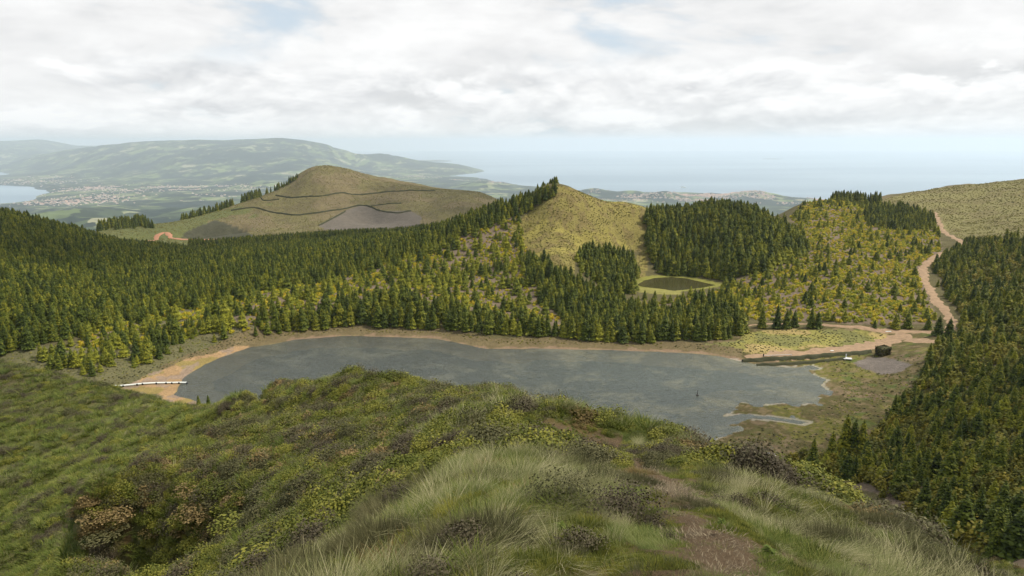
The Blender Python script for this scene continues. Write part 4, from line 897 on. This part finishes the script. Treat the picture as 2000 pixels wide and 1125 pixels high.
for q in bm.verts: q.co *= 1+.25*math.sin(q.co.x*5+1)*math.cos(q.co.y*4+q.co.z*3); q.co.z *= .6
bm.to_mesh(rk); bm.free(); rk.materials.append(M['concrete'])
for a_, b_, s_, lab in ((1477,879,1.0,'largest pale rock at the foot of the ridge'),(1500,887,.6,'middle pale rock at the foot of the ridge'),(1511,889,.6,'right pale rock at the foot of the ridge')):
    xx, yy = px_at_z(a_, b_, .8); tag(obj('rock', rk, None, (xx, yy, float(H(np.array([xx]), np.array([yy]))[0])+.2), (0, 0, a_), s_), lab, 'rock', 'pale rocks')
sx_, sy_ = px_at_z(1335, 367.5, -720)
e = empty('ship', (sx_, sy_, -720), 'white ship on the sea off the coastal town', 'ship')
bm = bmesh.new(); hv = [(-60, -9), (40, -9), (62, 0), (40, 9), (-60, 9)]; lo = [bm.verts.new((a_*.93, b_*.8, -3)) for a_, b_ in hv]; hi = [bm.verts.new((a_, b_, 9)) for a_, b_ in hv]
bm.faces.new(hi); bm.faces.new(lo[::-1])
for i in range(5): bm.faces.new((lo[i], lo[(i+1) % 5], hi[(i+1) % 5], hi[i]))
me = bpy.data.meshes.new('hull'); bm.to_mesh(me); bm.free(); me.materials.append(M['white']); obj('hull', me, e); boxes('superstructure', [(-5, 0, 16, 80, 14, 14), (-15, 0, 26, 50, 12, 8)], M['white'], e); boxes('funnel', [(-30, 0, 34, 8, 6, 10)], M['black'], e)

# towns on the coast: far too many to count
def town(name, spots, label):
    V = []; F = []; base = np.array([(-1,-1,0),(1,-1,0),(1,1,0),(-1,1,0),(-1,-1,1),(1,-1,1),(1,1,1),(-1,1,1),(-1,0,1.5),(1,0,1.5)], float)
    fc = [(0,1,5,4),(1,2,6,5),(2,3,7,6),(3,0,4,7),(4,5,9,8),(7,8,9,6)]
    xs = np.concatenate([rng.normal(a_, sa_, n_) for a_, b_, sa_, sb_, n_ in spots]); vs_ = np.concatenate([rng.normal(b_, sb_, n_) for a_, b_, sa_, sb_, n_ in spots])
    th_, w_ = pix(xs, vs_); r_ = 775/w_; X, Y = np.sin(th_)*r_, np.cos(th_)*r_; Z = H(X, Y); keep = (Z > -717) & (Z < -600) & (np.hypot(X, Y) < 19000) & (fbm(X/500, Y/500, 120) > -.05)
    for a_, b_, c_ in zip(X[keep], Y[keep], Z[keep]):
        s_ = random.uniform(4, 10); q = base*[s_*random.uniform(.8, 2.2), s_, random.uniform(5, 11)]; an = random.random()*3.1; ca, sa_ = math.cos(an), math.sin(an)
        q = np.c_[q[:, 0]*ca-q[:, 1]*sa_+a_, q[:, 0]*sa_+q[:, 1]*ca+b_, q[:, 2]+c_-3]; b0 = len(V); V += q.tolist(); F += [tuple(b0+i for i in f) for f in fc]
    me = bpy.data.meshes.new(name); me.from_pydata(V, [], F); me.materials.append(M['house']); me.materials.append(M['tiles'])
    mi = np.tile([0, 0, 0, 0, 1, 1], len(F)//6); me.polygons.foreach_set('material_index', mi.astype(np.int32)); tag(obj(name, me), label, 'town', None, 'stuff')
M['house'] = plain('house_walls', (.55, .53, .50), .8, .15, .05); M['tiles'] = plain('house_roofs', (.42, .27, .21), .8, .5, .01)
town('coastal_town', [(1300,380,70,2,1300),(1450,383,80,2,1700),(1570,389,45,2,1000),(1330,390,90,3,700),(1500,394,80,3,700),(1220,385,40,3,150)], 'pale coastal town spread along the shore on the right')
town('plain_villages', [(200,370,60,3,500),(330,375,90,3,450),(60,352,50,4,450),(420,372,60,2.5,350),(130,395,60,6,300),(300,395,100,8,300),(960,356,18,1.5,200),(900,350,20,2,120),(830,348,40,3,200),(140,400,30,5,150)], 'distant villages scattered over the plain on the left')

# ------------------------------------------------------------------ haze
bm = bmesh.new(); bmesh.ops.create_cube(bm, size=1); me = bpy.data.meshes.new('haze')
for q in bm.verts: q.co = (q.co.x*2*66000, 31500+q.co.y*67000, (-830 if q.co.z < 0 else 330))
bm.to_mesh(me); bm.free()
m = bpy.data.materials.new('haze_air'); m.use_nodes = True; m.node_tree.nodes.clear(); t = NT(m.node_tree)
pv = t.n('ShaderNodeVolumePrincipled', ins={'Color': (.77, .885, 1, 1), 'Density': 4.2e-5, 'Anisotropy': .2}); t.n('ShaderNodeOutputMaterial', ins={'Volume': pv.outputs[0]})
me.materials.append(m); tag(obj('haze', me), 'pale sea haze over the plain', 'haze', None, 'stuff')

# ------------------------------------------------------------------ unseen clouds towards the sun, added to shade the near ridge, woods and cone
m = bpy.data.materials.new('shade_cloud_vapour'); m.use_nodes = True; m.node_tree.nodes.clear(); t = NT(m.node_tree)
tcx = t.n('ShaderNodeTexCoord'); nz = t.noise(tcx.outputs['Object'], 2.2, 5, .6)
di = t.n('ShaderNodeBsdfDiffuse', ins={'Color': (.85, .85, .86, 1)}); tl = t.n('ShaderNodeBsdfTranslucent', ins={'Color': (.85, .85, .86, 1)})
mx = t.n('ShaderNodeMixShader', ins={0: .5, 1: di.outputs[0], 2: tl.outputs[0]}); tp = t.n('ShaderNodeBsdfTransparent')
mx2 = t.n('ShaderNodeMixShader', ins={0: t.smooth(nz, .22, .62), 1: mx.outputs[0], 2: tp.outputs[0]}); t.n('ShaderNodeOutputMaterial', ins={'Surface': mx2.outputs[0]})
CZ = 1000.0; off = CZ/math.tan(SUN_EL)
for gx0, gy0, ax, ay, sd in ((40, 60, 240, 135, 1), (-360, 470, 190, 130, 2), (-70, 985, 150, 150, 3), (-190, 640, 170, 60, 4), (230, 175, 110, 60, 5)):
    bm = bmesh.new(); bmesh.ops.create_icosphere(bm, subdivisions=5, radius=1)
    co = np.array([q.co[:] for q in bm.verts]); d = 1+.35*fbm(co[:, 0]*1.7+sd*5, co[:, 1]*1.7+co[:, 2]*1.3, 300+sd, 4)
    for q, k_ in zip(bm.verts, d): q.co *= float(k_); q.co.z = q.co.z*(1.0 if q.co.z > 0 else .35)
    me = bpy.data.meshes.new('cloud'); bm.to_mesh(me); bm.free(); me.materials.append(m); me.polygons.foreach_set('use_smooth', np.ones(len(me.polygons), bool))
    o = obj('cloud', me, None, (gx0+off*math.sin(SUN_AZ), gy0+off*math.cos(SUN_AZ), CZ), (0, 0, 0), (ax, ay, 45)); o['kind'] = 'structure'
